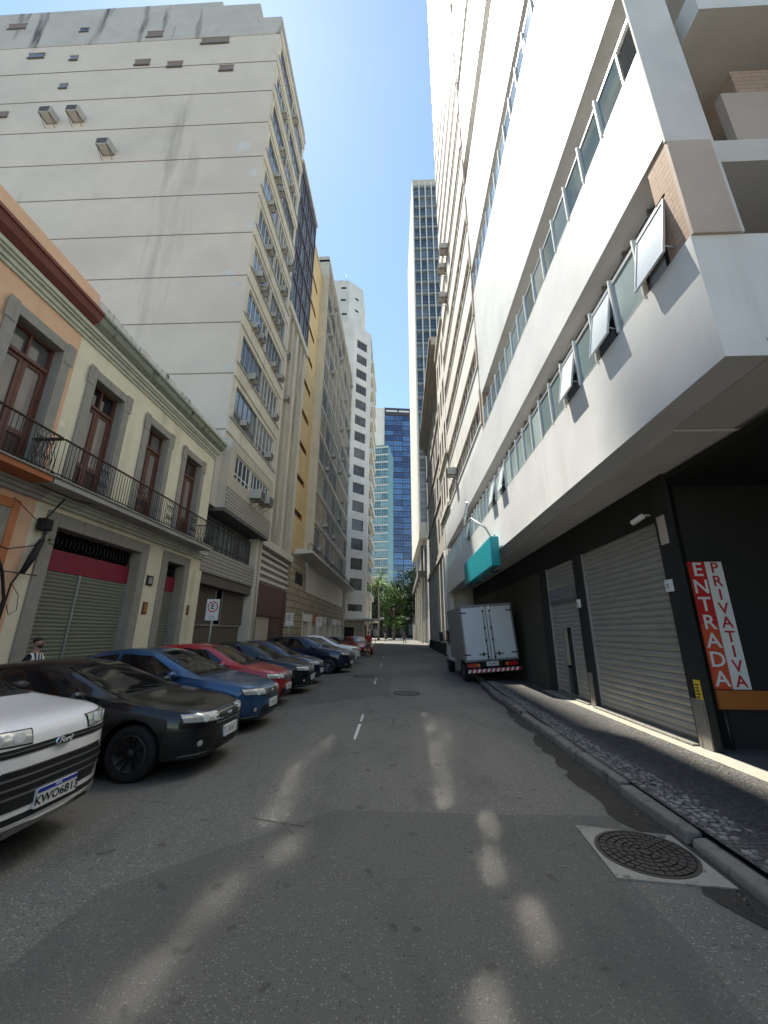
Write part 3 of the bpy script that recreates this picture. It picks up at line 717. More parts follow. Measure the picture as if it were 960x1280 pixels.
# street facade: light spandrel beams, recessed windows
ops = []; wins = []
for i, z in enumerate(floors[:-1]):
    for a0, a1 in ((16.5, 19.42), (19.52, 22.4)): ops.append((a0, a1, z+.95, z+2.85)); wins.append((a0, a1, z+.95, z+2.85, i))
mb = MB(); FL.wall(mb, YB, YE, 9.0, TOP-1.6, ops, .5, 'beige_light', 'concrete', d=0)
mb.build('facade_wall', tb)
mb = MB()
for i, z in enumerate(floors): FL.box(mb, YB+.03, YE, z+.12, z+.85, .003, .07, 'beige_light'); FL.box(mb, YB+.02, YE, z+.85, z+.93, .003, .13, 'concrete')
mb.build('spandrel', tb)
for a0, a1, b0, b1, i in wins:
    hi = i > 6
    FL.window(a0, a1, b0, b1, .1, tb, nx=5, gl=random.choice(['glass_slate', 'blind', 'glass_dark', 'glass_grey']) if not hi else 'glass_slate', fr=random.choice(['grey_frame', 'grey_frame', 'alu', 'white_frame']), split=[.3], fw=.05)
# awnings / blinds pushed out
mb = MB(); FL.box(mb, 15.44, 15.98, 6.75, 9.9, -1.5, .02, 'blank_wall'); mb.build('side_pier', tb)
# mezzanine box with white windows over a tiled sill
mops = [(16.55, 18.5, 8.35, 9.55), (18.6, 21.3, 8.35, 9.55)]
mb = MB(); FL.wall(mb, 15.98, 21.9, 6.75, 10.0, mops, .25, 'beige', d=.4)
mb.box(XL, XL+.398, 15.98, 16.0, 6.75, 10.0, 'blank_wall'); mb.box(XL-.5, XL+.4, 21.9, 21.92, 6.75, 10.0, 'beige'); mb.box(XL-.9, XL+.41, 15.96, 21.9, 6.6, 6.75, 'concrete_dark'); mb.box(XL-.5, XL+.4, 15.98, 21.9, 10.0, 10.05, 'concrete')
mb.build('mezzanine', tb)
mb = MB(); FL.box(mb, 15.98, 21.92, 6.76, 7.75, .402, .43, 'tiles'); mb.build('tile_band', tb)
for a0, a1, b0, b1 in mops: FL.window(a0, a1, b0, b1, -.3, tb, nx=4 if a1-a0 < 2.2 else 6, gl='glass_slate', fr='white_frame', split=[.25], fw=.06)
# recessed glazed storey
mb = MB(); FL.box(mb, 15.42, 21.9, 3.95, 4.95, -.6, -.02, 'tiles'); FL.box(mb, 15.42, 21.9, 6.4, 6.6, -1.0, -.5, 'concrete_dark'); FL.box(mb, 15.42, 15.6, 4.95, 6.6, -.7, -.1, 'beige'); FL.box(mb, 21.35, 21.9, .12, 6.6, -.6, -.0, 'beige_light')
mb.build('storey_wall', tb)
for a0, a1 in ((15.6, 17.5), (17.55, 19.4), (19.45, 21.35)): FL.window(a0, a1, 4.95, 6.4, .45, tb, nx=4, gl='glass_grey', fr='concrete_dark', split=[.28, .85], fw=.05, thick=.09)
mb = MB(); FL.box(mb, 15.42, 21.35, 3.5, 3.95, -.5, -.1, 'shutter_brown'); FL.quad(mb, 15.42, 21.35, .12, 3.5, -.9, 'dark_inside'); FL.box(mb, 15.42, 21.35, 1.85, 1.95, -.55, -.5, 'galv'); FL.box(mb, 15.42, 21.35, .12, 1.85, -.6, -.56, 'shutter_brown'); mb.build('shopfront', tb)
roller(FL, tb, 15.5, 18.0, 1.95, 3.5, .45, 'shutter_brown', pitch=.07, amp=.012); roller(FL, tb, 18.7, 21.3, 1.95, 3.5, .45, 'shutter_brown', pitch=.07, amp=.012)
mb = MB(); mb.tube([(-7.9, 21.75, .1), (-7.9, 21.75, 6.4)], .06, 'beige', 8); mb.build('drainpipe', tb)

# ---- ribbed block with louvers
tr_ = empty('ribbed_building', (XL, YE, 0), 'narrow beige building with vertical ribs above white louvers', 'building')
XR2 = XL
mb = MB(); FL.wall(mb, 21.93, 28.5, 6.7, 24.3, [], .1, 'beige', d=-.35); mb.box(-20, XL-.36, 22.82, 28.5, 0, 39, 'beige'); FL.box(mb, 21.93, 22.8, 6.7, 9, -.4, -.352, 'beige'); mb.build('wall', tr_)
for k, y in enumerate([22.95, 24.2, 25.4, 26.6, 27.8]):
    mb = MB(); FL.box(mb, y, y+.55, 6.9, 24.2, -.349, -.02, 'beige' if k % 2 else 'beige_light'); mb.build('rib', tr_)
mb = MB(); FL.box(mb, 21.95, 28.5, 6.45, 6.9, -.5, .12, 'beige_light'); mb.build('band', tr_); mb = MB(); FL.box(mb, 22.82, 28.5, 24.2, 24.8, -.5, .14, 'beige_light'); mb.build('band', tr_)
mb = MB()
for x, y, z in [(0, 24.9, 8.2), (0, 26.1, 9.0), (0, 27.4, 10), (0, 25.9, 7.6)]:
    n = 14
    for q in range(n): mb.box(XL-.347, XL-.335, y+.1*math.sin(q*1.3)+random.uniform(-.06, .06), y+.12+.1*math.sin(q*1.3)+random.uniform(0, .1), z+q*.2, z+q*.2+.22, 'concrete_dark')
mb.build('stain', tr_)
for y, z in [(23.75, 19), (23.8, 14), (25.1, 17.5), (27.2, 12)]:
    mb = MB(); mb.tube([(XL-.25, y, 7), (XL-.25, y, z)], .04, 'concrete', 6); mb.build('drainpipe', tr_)
gops = []; 
for r_ in range(5):
    for c_ in range(4): gops.append((23.15+c_*1.34, 23.15+c_*1.34+1.18, 25.2+r_*2.75, 25.2+r_*2.75+2.4))
mb = MB(); FL.wall(mb, 22.82, 28.5, 24.8, 39.3, gops, .3, 'purple_dark', d=0); mb.box(XL-.5, XL+.12, 22.82, 28.5, 39.3, 39.6, 'beige'); mb.build('upper_wall', tr_)
for o in gops: FL.window(*o, .15, tr_, nx=2, gl='glass_slate', fr='alu', split=[.35], fw=.06)
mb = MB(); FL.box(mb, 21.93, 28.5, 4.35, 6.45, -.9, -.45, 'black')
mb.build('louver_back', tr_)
for k in range(5):
    mb = MB(); z = 4.5+k*.4; FL.box(mb, 21.98, 28.4, z, z+.17, -.2, -.15, 'louver_white'); mb.build('louver', tr_)
mb = MB(); FL.box(mb, 21.93, 28.5, 2.55, 4.35, -.8, -.2, 'wall_brown'); FL.box(mb, 21.93, 23, .12, 2.55, -.8, -.25, 'wall_brown'); FL.box(mb, 25.6, 28.5, .12, 2.55, -.8, -.25, 'wall_brown'); FL.quad(mb, 23, 25.6, .12, 2.55, -.7, 'dark_inside')
for k in range(8): mb.tube([FL.p(23.1+k*.34, 1.3, -.5), FL.p(23.1+k*.34, 2.5, -.5)], .02, 'grey_frame', 5)
FL.box(mb, 23, 25.6, .12, 1.3, -.6, -.45, 'wall_brown'); mb.build('ground_wall', tr_)

# ---- yellow block
ty = empty('yellow_building', (-8.8, 28.5, 0), 'narrow yellow building with slot windows', 'building')
FY = Face(-8.8, 0, (0, 1), (1, 0))
sl = [(29.6+1.2, 33.6, 11+3.15*i, 11.55+3.15*i) for i in range(9)]
mb = MB(); FY.wall(mb, 28.5, 35, 7.6, 40.3, sl, .25, 'yellow', 'bar_orange'); mb.box(-20, -9.1, 28.5, 35, 0, 40.2, 'yellow'); mb.build('wall', ty)
for o in sl: FY.window(*o, .2, ty, nx=3, gl='glass_dark', fr='wood', sub=False, fw=.04)
mb = MB(); mb.box(-9.6, -8.7, 28.5, 35, 40.3, 40.6, 'beige_light'); mb.build('parapet', ty)
# ---- grid block
tg = empty('office_block', (XL, 35, 0), 'grey block with dense grid of windows above a concrete canopy', 'building')
gw = []
for r_ in range(11):
    for c_ in range(8): gw.append((35.5+c_*2.65, 35.5+c_*2.65+2.45, 8.9+r_*3.05, 8.9+r_*3.05+2.2))
mb = MB(); FL.wall(mb, 35, 57, 7.9, 42.6, gw, .3, 'concrete'); mb.box(-19, XL-.32, 35.01, 57, 0, 42.5, 'off_white'); mb.build('wall', tg)
mb = MB(); mb.box(-9.9, XL+.02, 34.98, 35.0, 7.9, 43.4, 'beige_light'); mb.box(-9.9, XL+.05, 34.98, 57.02, 42.6, 42.9, 'beige'); mb.box(-11, -8.4, 36, 39, 42.9, 44.2, 'concrete'); mb.build('side_wall', tg)
mb = MB()
for r_ in range(12): FL.box(mb, 35.02, 57, 8.25+r_*3.05, 8.5+r_*3.05, .003, .1, 'beige')
mb.build('floor_band', tg)
for o in gw: FL.window(*o, .07, tg, nx=5, gl=random.choice(['glass_dark', 'blind', 'glass_dark', 'glass_slate']), fr=random.choice(['concrete', 'grey_frame', 'beige']), split=[.35, .75], fw=.07, sub=False, thick=.06)
mb = MB(); mb.hexa([(XL, 29.2, 7.25), (-6.75, 29.6, 7.45), (-6.75, 58, 7.45), (XL, 58, 7.25), (XL, 29.2, 7.75), (-6.75, 29.6, 7.6), (-6.75, 58, 7.6), (XL, 58, 7.75)], 'soffit_grey'); mb.build('canopy', tg)
mb = MB()
for k in range(90):
    y = 30+k*.31; a = k*.9
    if random.random() < .5: mb.tube([(-7.1+.25*math.cos(a+q*.8), y+.1*q, 8.0+.3*math.sin(a+q*.8)) for q in range(8)], .012, 'iron', 3)
mb.tube([(-7.0, 30, 7.62), (-7.0, 57.5, 7.62)], .02, 'iron', 4); mb.tube([(-7.0, 30, 8.3), (-7.0, 57.5, 8.3)], .015, 'iron', 4)
for k in range(56): mb.tube([(-7.0, 30+k*.5, 7.6), (-7.0, 30+k*.5, 8.35)], .012, 'iron', 4)
mb.build('railing', tg)
mb = MB(); FL.box(mb, 28.52, 33, .12, 7.25, -.8, -.05, 'stone_clad'); FL.box(mb, 30, 32.2, 5.2, 6.1, -.049, -.03, 'dark_inside'); mb.build('stone_wall', ty)
mb = MB(); FL.box(mb, 33, 57, 4.9, 7.25, -1.2, -.5, 'dark_wall'); FL.box(mb, 33, 57, 3.2, 4.9, -.8, -.1, 'stone_clad')
for a in (33, 36.4, 40, 43.5, 47, 50.5, 54, 56.6): FL.box(mb, a, a+.5, .12, 3.2, -.6, -.05, 'off_white')
FL.quad(mb, 33, 57, .12, 3.2, -.6, 'dark_inside'); mb.build('ground_wall', tg)
for k, a in enumerate((33.6, 37, 40.6, 44.1, 47.6, 51.1, 54.6)):
    mb = MB(); FL.box(mb, a, a+2.3, 2.5, 3.1, -.3, .05, ['sign_white', 'bar_orange', 'off_white', 'concrete', 'sign_white', 'off_white', 'beige'][k]); FL.box(mb, a+.2, a+1.1, .12, 2.4, -.5, -.35, ['off_white', 'black', 'grey_frame', 'off_white', 'galv', 'black', 'off_white'][k]); mb.build('shopfront', tg)

tq = empty('shadow_slab', (-20, 30, 0), 'unseen tall slab added behind the left grey blocks to cast shadow', 'building')
for y0_, y1_, zt_ in ((34.6, 36.9, 90), (36.901, 49.0, 86), (49.001, 62, 91.5)):  # unseen slabs, added with stepped tops to shade the right fascia and pavement
    mb = MB(); mb.box(-21.5, -20, y0_, y1_, 0, zt_, 'off_white')
    for z_ in range(45, 84, 3): mb.box(-20, -19.95, y0_+.6, y1_-.6, z_, z_+1.5, 'glass_slate')
    mb.build('shadow_step', tq)
# ---- white tower with the angled face
tw = empty('white_tower', (XL, 58, 0), 'white tower block with one column of windows on its angled face', 'building')
q = 2.75; dd = Vector((1, 1, 0)).normalized()
FT = Face(XL, 57.6, (1, 1), (1, -1)); W7 = 3.9
c1 = FT.p(W7, 0); 
wt = [(.75, 3.05, z, z+1.75) for z in [7.6+3.02*i for i in range(15)]]
low = [(.5, 3.2, 4.6, 5.6)]
mb = MB(); FT.wall(mb, 0, W7, 3.6, 54.5, wt+low, .3, 'off_white'); FR7 = Face(c1.x, c1.y, (0, 1), (1, 0))
mb.box(-20, c1.x, c1.y+.001, 72, 3.6, 52.5, 'off_white')
mb.face([(XL, 57.6, 3.6), (XL, 57.6, 54.5), (XL-3, 57.0, 54.5), (XL-3, 57.0, 3.6)], 'off_white')
mb.mesh([(XL, 57.6, 54.4), (c1.x, c1.y, 54.4), (c1.x, 72, 54.4), (-20, 72, 54.4), (-20, 57.2, 54.4)], [(0, 1, 2, 3, 4)], 'off_white'); mb.build('wall', tw)
for o in wt: FT.window(*o, .2, tw, nx=5, gl='blind', fr='grey_frame', fw=.06, sub=False)
for o in low: FT.window(*o, .2, tw, nx=3, gl='glass_dark', fr='grey_frame', fw=.06, sub=False)
mb = MB(); top = [(-13, 58), (-9.3, 58.2), (-7.0, 60.5), (-7.0, 66), (-13, 66)]
mb.mesh([(x, y, 54.4) for x, y in top]+[(x, y, 65) for x, y in top], [tuple(range(9, 4, -1)), (5, 6, 7, 8, 9)]+[(i, (i+1) % 5, 5+(i+1) % 5, 5+i) for i in range(5)], 'off_white')
mb.tube([(-10, 59, 65), (-10, 59, 67.5)], .05, 'galv', 5); mb.build('penthouse', tw)
FP = Face(-13, 58, (1, .054), (.054, -1))
for a, b in ((2.7, 63.2), (2.7, 60.4), (3.0, 57.2)): mb = MB(); FP.box(mb, a-.45, a+.45, b-.2, b+.2, -.02, .03, 'dark_inside'); mb.build('vent_window', tw)
FP2 = Face(-9.3, 58.2, (1, 1), (1, -1))
for a, b in ((1.9, 61.8), (1.9, 59.1)): mb = MB(); FP2.box(mb, a-.4, a+.4, b-.2, b+.2, -.02, .03, 'dark_inside'); mb.build('vent_window', tw)
for i in range(15):   # rounded balconies on the street side
    z = 6.8+3.02*i; mb = MB(); mb.box(c1.x, c1.x+.45, c1.y+1.2, 71, z, z+.9, 'off_white'); mb.box(c1.x+.002, c1.x+.06, c1.y+1.5, 70.5, z+.9, z+2.5, 'glass_dark'); mb.build('balcony', tw)
mb = MB(); mb.box(-12, c1.x+1.2, 60.01, 73, 3.3, 3.55, 'off_white'); mb.box(-8.6, c1.x+2.2, 57.3, 60, 3.35, 3.57, 'off_white'); mb.build('canopy', tw)
mb = MB(); mb.box(-9, c1.x-.2, 60, 72, 0, 3.3, 'beige_light'); mb.box(c1.x-.19, c1.x-.15, 61, 64, .2, 2.7, 'dark_inside'); mb.box(-8.3, -6.9, 59.95, 59.99, .2, 2.4, 'dark_inside'); mb.box(-6.7, -5.6, 59.95, 59.99, .3, 2.2, 'soffit_tan'); mb.build('ground_wall', tw)

# ---- far: teal office, blue tower
tt = empty('teal_office', (-14, 150, 0), 'teal glass office block far down the street', 'building')
FTL = Face(-16, 151, (1, -.13), (-.13, -1)); W8 = 11.2
mb = MB(); FTL.box(mb, 0, W8, 0, 76.8, -14, -.25, 'teal_frame'); mb.build('wall', tt)
for r_ in range(22):
    for c_ in range(4): FTL.window(.15+c_*2.75, .15+c_*2.75+2.6, 75.4-r_*3.35-2.4, 75.4-r_*3.35, .1, tt, nx=3, gl='glass_teal', fr='alu', split=[.5], fw=.1, sub=False, thick=.12)
mb = MB()
for r_ in range(23): FTL.box(mb, 0, W8, 75.4-r_*3.35+.12, 75.4-r_*3.35+.5, -.25, .12, 'off_white')
mb.build('floor_band', tt)
tbl = empty('blue_tower', (-10, 220, 0), 'dark blue glass tower with pale side behind the teal office', 'building')
FB = Face(-9.7, 220, (1, .12), (.12, -1))
mb = MB(); mb.box(-24, -9.75, 220.2, 240, 0, 138, 'off_white'); FB.box(mb, 0, 26, 0, 138, -20, -.6, 'grey_frame'); FB.box(mb, -.4, 0, 0, 139, -.6, .4, 'off_white'); mb.build('wall', tbl)
for r_ in range(33):
    for c_ in range(3): FB.window(.1+c_*5.6, .1+c_*5.6+5.5, 132.5-r_*3.5-3.3, 132.5-r_*3.5, .1, tbl, nx=4, gl='glass_blue', fr='purple_dark', split=[.55], fw=.14, sub=False, thick=.1)
mb = MB(); FB.box(mb, 0, 17, 133, 138, -.5, .05, 'purple_dark'); FB.box(mb, 1, 8, 135.2, 136.2, .05, .2, 'sign_white'); FB.box(mb, 9, 15.5, 135.2, 136.2, .05, .2, 'sign_white'); mb.build('crown_band', tbl)
mb = MB(); mb.box(-60, -17, 170, 190, 0, 40, 'concrete'); tag(mb.build('distant_block'), 'plain block hidden behind the trees at the street end', 'building')
mb = MB(); mb.box(-13, 18, 140, 146, 0, 12, 'dark_wall')
for k in range(10): mb.box(-12+k*2.9, -10.3+k*2.9, 139.9, 139.98, 1, 4.5, 'concrete_dark')
mb.box(-13, 18, 139.2, 140, 6, 6.8, 'concrete'); tag(mb.build('low_building'), 'low dark building behind the trees closing the street', 'building')

# ================================================================== RIGHT SIDE
XR = 3.05; XW = 4.15
FR = Face(XR, 0, (0, 1), (-1, 0)); FW = Face(XW, 0, (0, 1), (-1, 0))
YN, YF, YJ = 3.25, 26.4, 13.25
tr1 = empty('white_office_building', (XR, YN, 0), 'white office building with ribbon windows overhanging the right pavement', 'building')
def band(z0, z1, y0, y1, name='wall_band', m='white_paint', deep=.42):
    mb = MB(); mb.box(XR, XR+deep, y0, y1, z0, z1, m); return mb.build(name, tr1)
band(4.1, 5.6, YN, YF); band(7.07, 8.7, YN, YF)
for z0, z1 in ((10.15, 14.93), (16.25, 21.12), (22.6, 27.4), (28.75, 34.4), (35.7, 41.8), (43.1, 49), (50.3, 62)): band(z0, z1, YN, YJ)
mb = MB(); mb.box(XR+.46, 16, YN+1.4, YJ, 4.105, 61.5, 'concrete_dark'); mb.box(XR+.46, 14, YJ+.01, YF, 4.105, 8.69, 'concrete_dark'); mb.build('core', tr1)
mb = MB(); mb.box(XR+.43, 16, YN, YN+1.39, 4.1, 4.3, 'soffit_grey'); mb.box(XR+.421, XW+.3, YN+1.4, YF, 4.06, 4.10, 'soffit_grey'); mb.build('soffit', tr1)
# the end elevation that faces the camera
mb = MB(); mb.box(XR+.421, 16, YN, YN+.25, 4.301, 5.6, 'white_paint'); mb.box(XR+.302, 16, YN+.251, YN+1.39, 5.5, 5.6, 'soffit_tan'); mb.build('end_parapet', tr1)
mb = MB(); mb.box(XR+.02, XR+.3, YN+.02, YN+.34, 5.6, 7.07, 'brick_pale_y'); mb.build('brick_pier', tr1)
mb = MB(); mb.box(XR+.001, XR+.5, YN-.03, YN-.003, 7.0, 62, 'soffit_grey'); mb.box(XR+.012, XR+.5, YN-.03, YN+.015, 5.602, 6.998, 'soffit_tan'); mb.box(XR+.5, XR+.53, YN-.03, YN+1.3, 5.602, 62, 'soffit_grey'); mb.build('end_pier', tr1)
for z0 in (6.75, 10.2, 13.4, 16.5, 19.6, 22.7): mb = MB(); mb.box(XR+.531, 16, YN+.05, YN+1.29, z0, z0+.35, 'soffit_grey'); mb.box(XR+.9, 16, YN+.06, YN+.16, z0+.352, z0+1.2, 'soffit_tan'); mb.build('ledge', tr1)
mb = MB(); mb.box(XR+.531, 16, YN+1.30, YN+1.392, 5.61, 61, 'soffit_tan'); mb.build('end_wall', tr1)
mb = MB(); mb.box(4.3, 5.4, YN+.18, YN+1.29, 7.0, 8.6, 'brick_pale_x'); mb.build('end_brick', tr1)
for x0_, z0_ in ((3.7, 8.95), (4.3, 9.6)): mb = MB(); mb.box(x0_, x0_+1.4, YN-.25, YN+1.2, z0_, z0_+.45, 'soffit_grey'); mb.build('corbel', tr1)
# ribbon 1
def ribbon(z0, z1, ya, yb, rail, first=3.43, pitch=.62, opened=(), gl='glass_ribbon', post=True, tilt=0, every=False):
    mb = MB(); mb.box(XR+.35, XR+.36, ya, yb, rail, z1, 'glass_slate'); mb.build('upper_glazing', tr1)
    mb = MB(); mb.box(XR+.02, XR+.055, ya, yb, rail-.015, rail+.03, 'alu'); mb.box(XR+.02, XR+.3, ya, yb, z0, z0+.02, 'alu'); mb.build('rail', tr1)
    i = 0; a = first
    while a < yb-.2:
        b = min(a+pitch, yb)
        mp = MB(); mp.box(XR-.02, XR+.05, b-.014, b+.014, z0+.02, rail+.07, 'white_frame'); mp.box(XR+.28, XR+.34, b-.012, b+.012, rail+.03, z1, 'grey_frame')
        if b < yb-.05: mp.build('mullion', tr1)
        op = i in opened; an = R(11) if op else R(random.uniform(-tilt, tilt)+(tilt*.6 if random.random() < .2 else 0))
        ln = rail-.02-z0-.025; x = XR+.03
        dx, dz = -math.sin(an)*ln, -math.cos(an)*ln
        ya_, yb_ = a+.03, b-.03; zt = rail-.02
        nrm = Vector((-math.cos(an), 0, math.sin(an)))
        def P_(y, t, d): return Vector((x+dx*t, y, zt+dz*t))+nrm*d
        w = MB(); w.hexa([P_(ya_+.02, .97, 0), P_(yb_-.02, .97, 0), P_(yb_-.02, .03, 0), P_(ya_+.02, .03, 0), P_(ya_+.02, .97, .006), P_(yb_-.02, .97, .006), P_(yb_-.02, .03, .006), P_(ya_+.02, .03, .006)], gl if not op else 'glass_sky_white')
        o = w.build('window', tr1)
        f = MB()
        for (y0, y1, t0, t1) in ((ya_, ya_+.022, 0, 1), (yb_-.022, yb_, 0, 1), (ya_+.022, yb_-.022, 0, .03), (ya_+.022, yb_-.022, .97, 1)):
            f.hexa([P_(y0, t1, -.008), P_(y1, t1, -.008), P_(y1, t0, -.008), P_(y0, t0, -.008), P_(y0, t1, .02), P_(y1, t1, .02), P_(y1, t0, .02), P_(y0, t0, .02)], 'alu')
        if op:
            for yy in (ya_+.03, yb_-.03): f.tube([(XR+.06, yy, z0+.12), P_(yy, .85, -.01)], .009, 'alu', 5)
        f.build('frame', o)
        if op:   # dark opening behind the pushed-out sash
            k = MB(); k.box(XR+.33, XR+.34, ya_, yb_, z0, rail, 'dark_inside'); k.build('opening', o)
        a = b; i += 1
ribbon(5.6, 7.07, YN+.18, YF, 6.46, opened=(0, 2, 4, 12, 14, 22))
ribbon(8.7, 10.15, YN+.02, YJ-.35, 9.47, first=3.54, gl='glass_clear', tilt=.5)
# higher ribbons: one strip window per storey, in bays
for z0, z1 in ((14.93, 16.25), (21.12, 22.6), (27.4, 28.75), (34.4, 35.7), (41.8, 43.1), (49, 50.3)):
    if z0 < 15: ribbon(z0, z1, YN+.02, YJ-.3, z0+.77, first=3.54, gl='glass_clear', tilt=.4, every=True); continue
    y = YN
    while y < YJ-.3:
        y2 = min(y+1.24, YJ-.3); FR.window(y, y2, z0, z1, .4, tr1, nx=2, gl='glass_slate', fr='alu', split=[.5], fw=.05, sub=False); y = y2
mb = MB(); mb.box(XR, XR+.5, YJ-.35, YJ-.02, 8.7, 10.15, 'brick_pale_y'); mb.build('brick_pier', tr1)
mb = MB()
for z in [9.0+i*2.5 for i in range(21)]:
    mb.box(XR-.05, XR+.02, YJ-.1, YJ+.03, z, z+1.5, 'soffit_tan'); mb.box(XR-.02, XR, YJ-.06, YJ, z+1.5, z+2.5, 'concrete')
mb.build('joint_cover', tr1)
# ground floor under the overhang
mb = MB()
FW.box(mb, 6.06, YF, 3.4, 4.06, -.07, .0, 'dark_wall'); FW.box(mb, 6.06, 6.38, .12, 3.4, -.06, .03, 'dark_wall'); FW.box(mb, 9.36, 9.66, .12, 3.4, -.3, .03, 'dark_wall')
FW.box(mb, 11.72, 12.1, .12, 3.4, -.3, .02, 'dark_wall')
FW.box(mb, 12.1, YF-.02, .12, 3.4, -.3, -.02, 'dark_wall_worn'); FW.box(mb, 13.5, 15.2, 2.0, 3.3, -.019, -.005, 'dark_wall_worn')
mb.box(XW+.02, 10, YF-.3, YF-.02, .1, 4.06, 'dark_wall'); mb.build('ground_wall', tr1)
mb = MB(); FW.box(mb, 6.09, 6.33, .12, .75, .031, .05, 'worn_post'); mb.build('worn_patch', tr1); mb = MB(); FW.box(mb, 9.4, 9.6, .12, .8, .031, .045, 'worn_post'); mb.build('worn_patch', tr1)
mb = MB(); FW.box(mb, 6.38, 9.36, .10, .15, -.1, .12, 'kerb'); FW.box(mb, 9.66, 11.72, .10, .15, -.1, .1, 'kerb'); mb.build('threshold', tr1)
roller(FW, tr1, 6.42, 9.32, .16, 3.4, .1, 'shutter_steel', pitch=.105, amp=.022)
rs = roller(FW, tr1, 9.7, 11.68, .16, 3.4, .1, 'shutter_steel', pitch=.105, amp=.022, wicket=(10.45, 11.05, .2, 1.75))
mb = MB(); FW.quad(mb, 10.45, 11.05, .16, 1.8, -.2, 'dark_inside'); FW.box(mb, 10.41, 10.45, .16, 1.8, -.12, -.06, 'galv'); FW.box(mb, 11.05, 11.09, .16, 1.8, -.12, -.06, 'galv'); FW.box(mb, 10.45, 11.05, 1.76, 1.8, -.12, -.06, 'galv'); mb.build('wicket_door', rs)
mb = MB()
for i in range(40):
    a = 9.74+i*.048
    if a < 11.6: mb.tube([FW.p(a, 2.35, -.06), FW.p(a+.05, 2.75, -.06)], .006, 'grey_frame', 4); mb.tube([FW.p(a+.05, 2.35, -.055), FW.p(a, 2.75, -.055)], .006, 'grey_frame', 4)
mb.build('vent_mesh', rs)
# garage interior
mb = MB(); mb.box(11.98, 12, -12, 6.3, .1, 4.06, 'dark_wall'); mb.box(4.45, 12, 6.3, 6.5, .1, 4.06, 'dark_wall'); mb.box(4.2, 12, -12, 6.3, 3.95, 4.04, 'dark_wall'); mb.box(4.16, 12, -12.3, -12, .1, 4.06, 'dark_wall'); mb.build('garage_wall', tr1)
mb = MB(); mb.box(4.2, 12, -12, YN-.01, 4.1, 5.6, 'soffit_grey'); mb.box(XR+2.0, 12, -12, YN-.02, 5.6, 9, 'soffit_tan'); tag(mb.build('garage_roof_block'), 'low roof block over the dark garage entrance at the right edge', 'building')
mb = MB(); mb.box(4.40, 6.5, 6.22, 6.26, .62, .86, 'bar_orange'); mb.tube([(4.46, 6.24, .12), (4.46, 6.24, .62)], .03, 'iron', 6); mb.tube([(6.3, 6.24, .12), (6.3, 6.24, .62)], .03, 'iron', 6)
tag(mb.build('barrier'), 'orange barrier board across the garage entrance under the lettered sign', 'barrier')
ts = empty('entrance_sign', (4.67, 6.27, .87), 'tall red and white sign reading ENTRADA PRIVATIVA beside the garage entrance', 'sign')
for k, (wd, x0, bg, fg) in enumerate((('ENTRADA', 4.415, 'panel_orange', 'sign_white'), ('PRIVATIVA', 4.67, 'sign_white', 'letter_red'))):
    mb = MB(); mb.box(x0, x0+.25, 6.262, 6.28, .87, 2.68, bg); 
    if k == 0: mb.box(x0, x0+.25, 6.2605, 6.262, 1.75, 2.68, 'sign_red')
    o = mb.build('sign_panel', ts)
    mb = MB(); n = len(wd)
    for i, ch in enumerate(wd): text_mb(mb, ch, 1.81/n*1.12, (x0+.125, 6.258, 2.68-1.81*(i+.5)/n), (1, 0, 0), (0, 0, 1), fg, .004, stretch=1.05)
    mb.build('lettering', o)
mb = MB(); mb.box(XW-.042, XW-.032, 6.1, 6.22, .66, 1.0, 'sign_yellow')
for i in range(7): mb.box(XW-.045, XW-.042, 6.115+.008*(i % 3), 6.205-.009*(i % 2), .69+.04*i, .706+.04*i, 'black')
tag(mb.build('notice'), 'small yellow notice low on the dark garage pillar', 'notice')
for y, z in ((6.3, 2.32), (9.55, 2.28)):
    mb = MB(); mb.box(XW-.07, XW-.032, y-.07, y+.07, z-.09, z+.09, 'sign_white'); mb.box(XW-.075, XW-.07, y-.03, y+.03, z-.04, z+.03, 'ac_white')
    tag(mb.build('intercom', bevel=.008), 'small white box on the pillar '+('right' if y < 7 else 'left')+' of the wide steel shutter', 'box')
mb = MB(); mb.box(XW-.045, XW-.032, 6.12, 6.3, 2.95, 3.4, 'soffit_tan'); tag(mb.build('wooden_board'), 'brown board high on the garage pillar above the white box', 'board')
t = empty('security_camera', (XW-.03, 6.5, 3.5), 'small white security camera above the wide steel shutter', 'camera')
mb = MB(); mb.tube([(XW, 6.5, 3.5), (XW-.12, 6.5, 3.5), (XW-.2, 6.5, 3.44)], .015, 'white_frame', 6); mb.build('bracket', t)
mb = MB(); mb.tube([(XW-.18, 6.4, 3.46), (XW-.24, 6.62, 3.40)], .045, 'white_frame', 10); mb.build('housing', t, bevel=.005)
# teal sign box hung on the fascia
t = empty('light_box_sign', (2.85, 14.5, 3.6), 'blank teal light box sign hung under the white fascia', 'sign')
mb = MB(); mb.box(2.72, 2.98, 11.9, 17.15, 3.55, 4.45, 'teal_sign'); mb.build('panel', t, bevel=.02)
for y in (12.4, 13.8, 15.2, 16.6): mb = MB(); mb.tube([(2.85, y, 3.56), (2.85, y+.1, 3.42), (3.1, y+.2, 3.5)], .018, 'iron', 5); mb.build('bracket', t)
for y in (12.6, 16.4): mb = MB(); mb.tube([(2.85, y, 4.44), (3.06, y, 4.7)], .02, 'iron', 5); mb.build('stay_rod', t)
mb = MB(); mb.tube([(3.04, 13.0, 4.6), (2.85, 13.0, 5.0), (2.5, 13.6, 5.5), (2.45, 15.5, 5.6)], .03, 'galv', 6); mb.tube([(2.45, 15.2, 5.6), (2.5, 14.2, 6.3)], .06, 'white_frame', 8); mb.tube([(2.45, 15.5, 5.6), (2.6, 17, 5.9)], .025, 'galv', 6)
tag(mb.build('wall_lamp'), 'long armed tube lamp bracket above the teal sign', 'lamp')

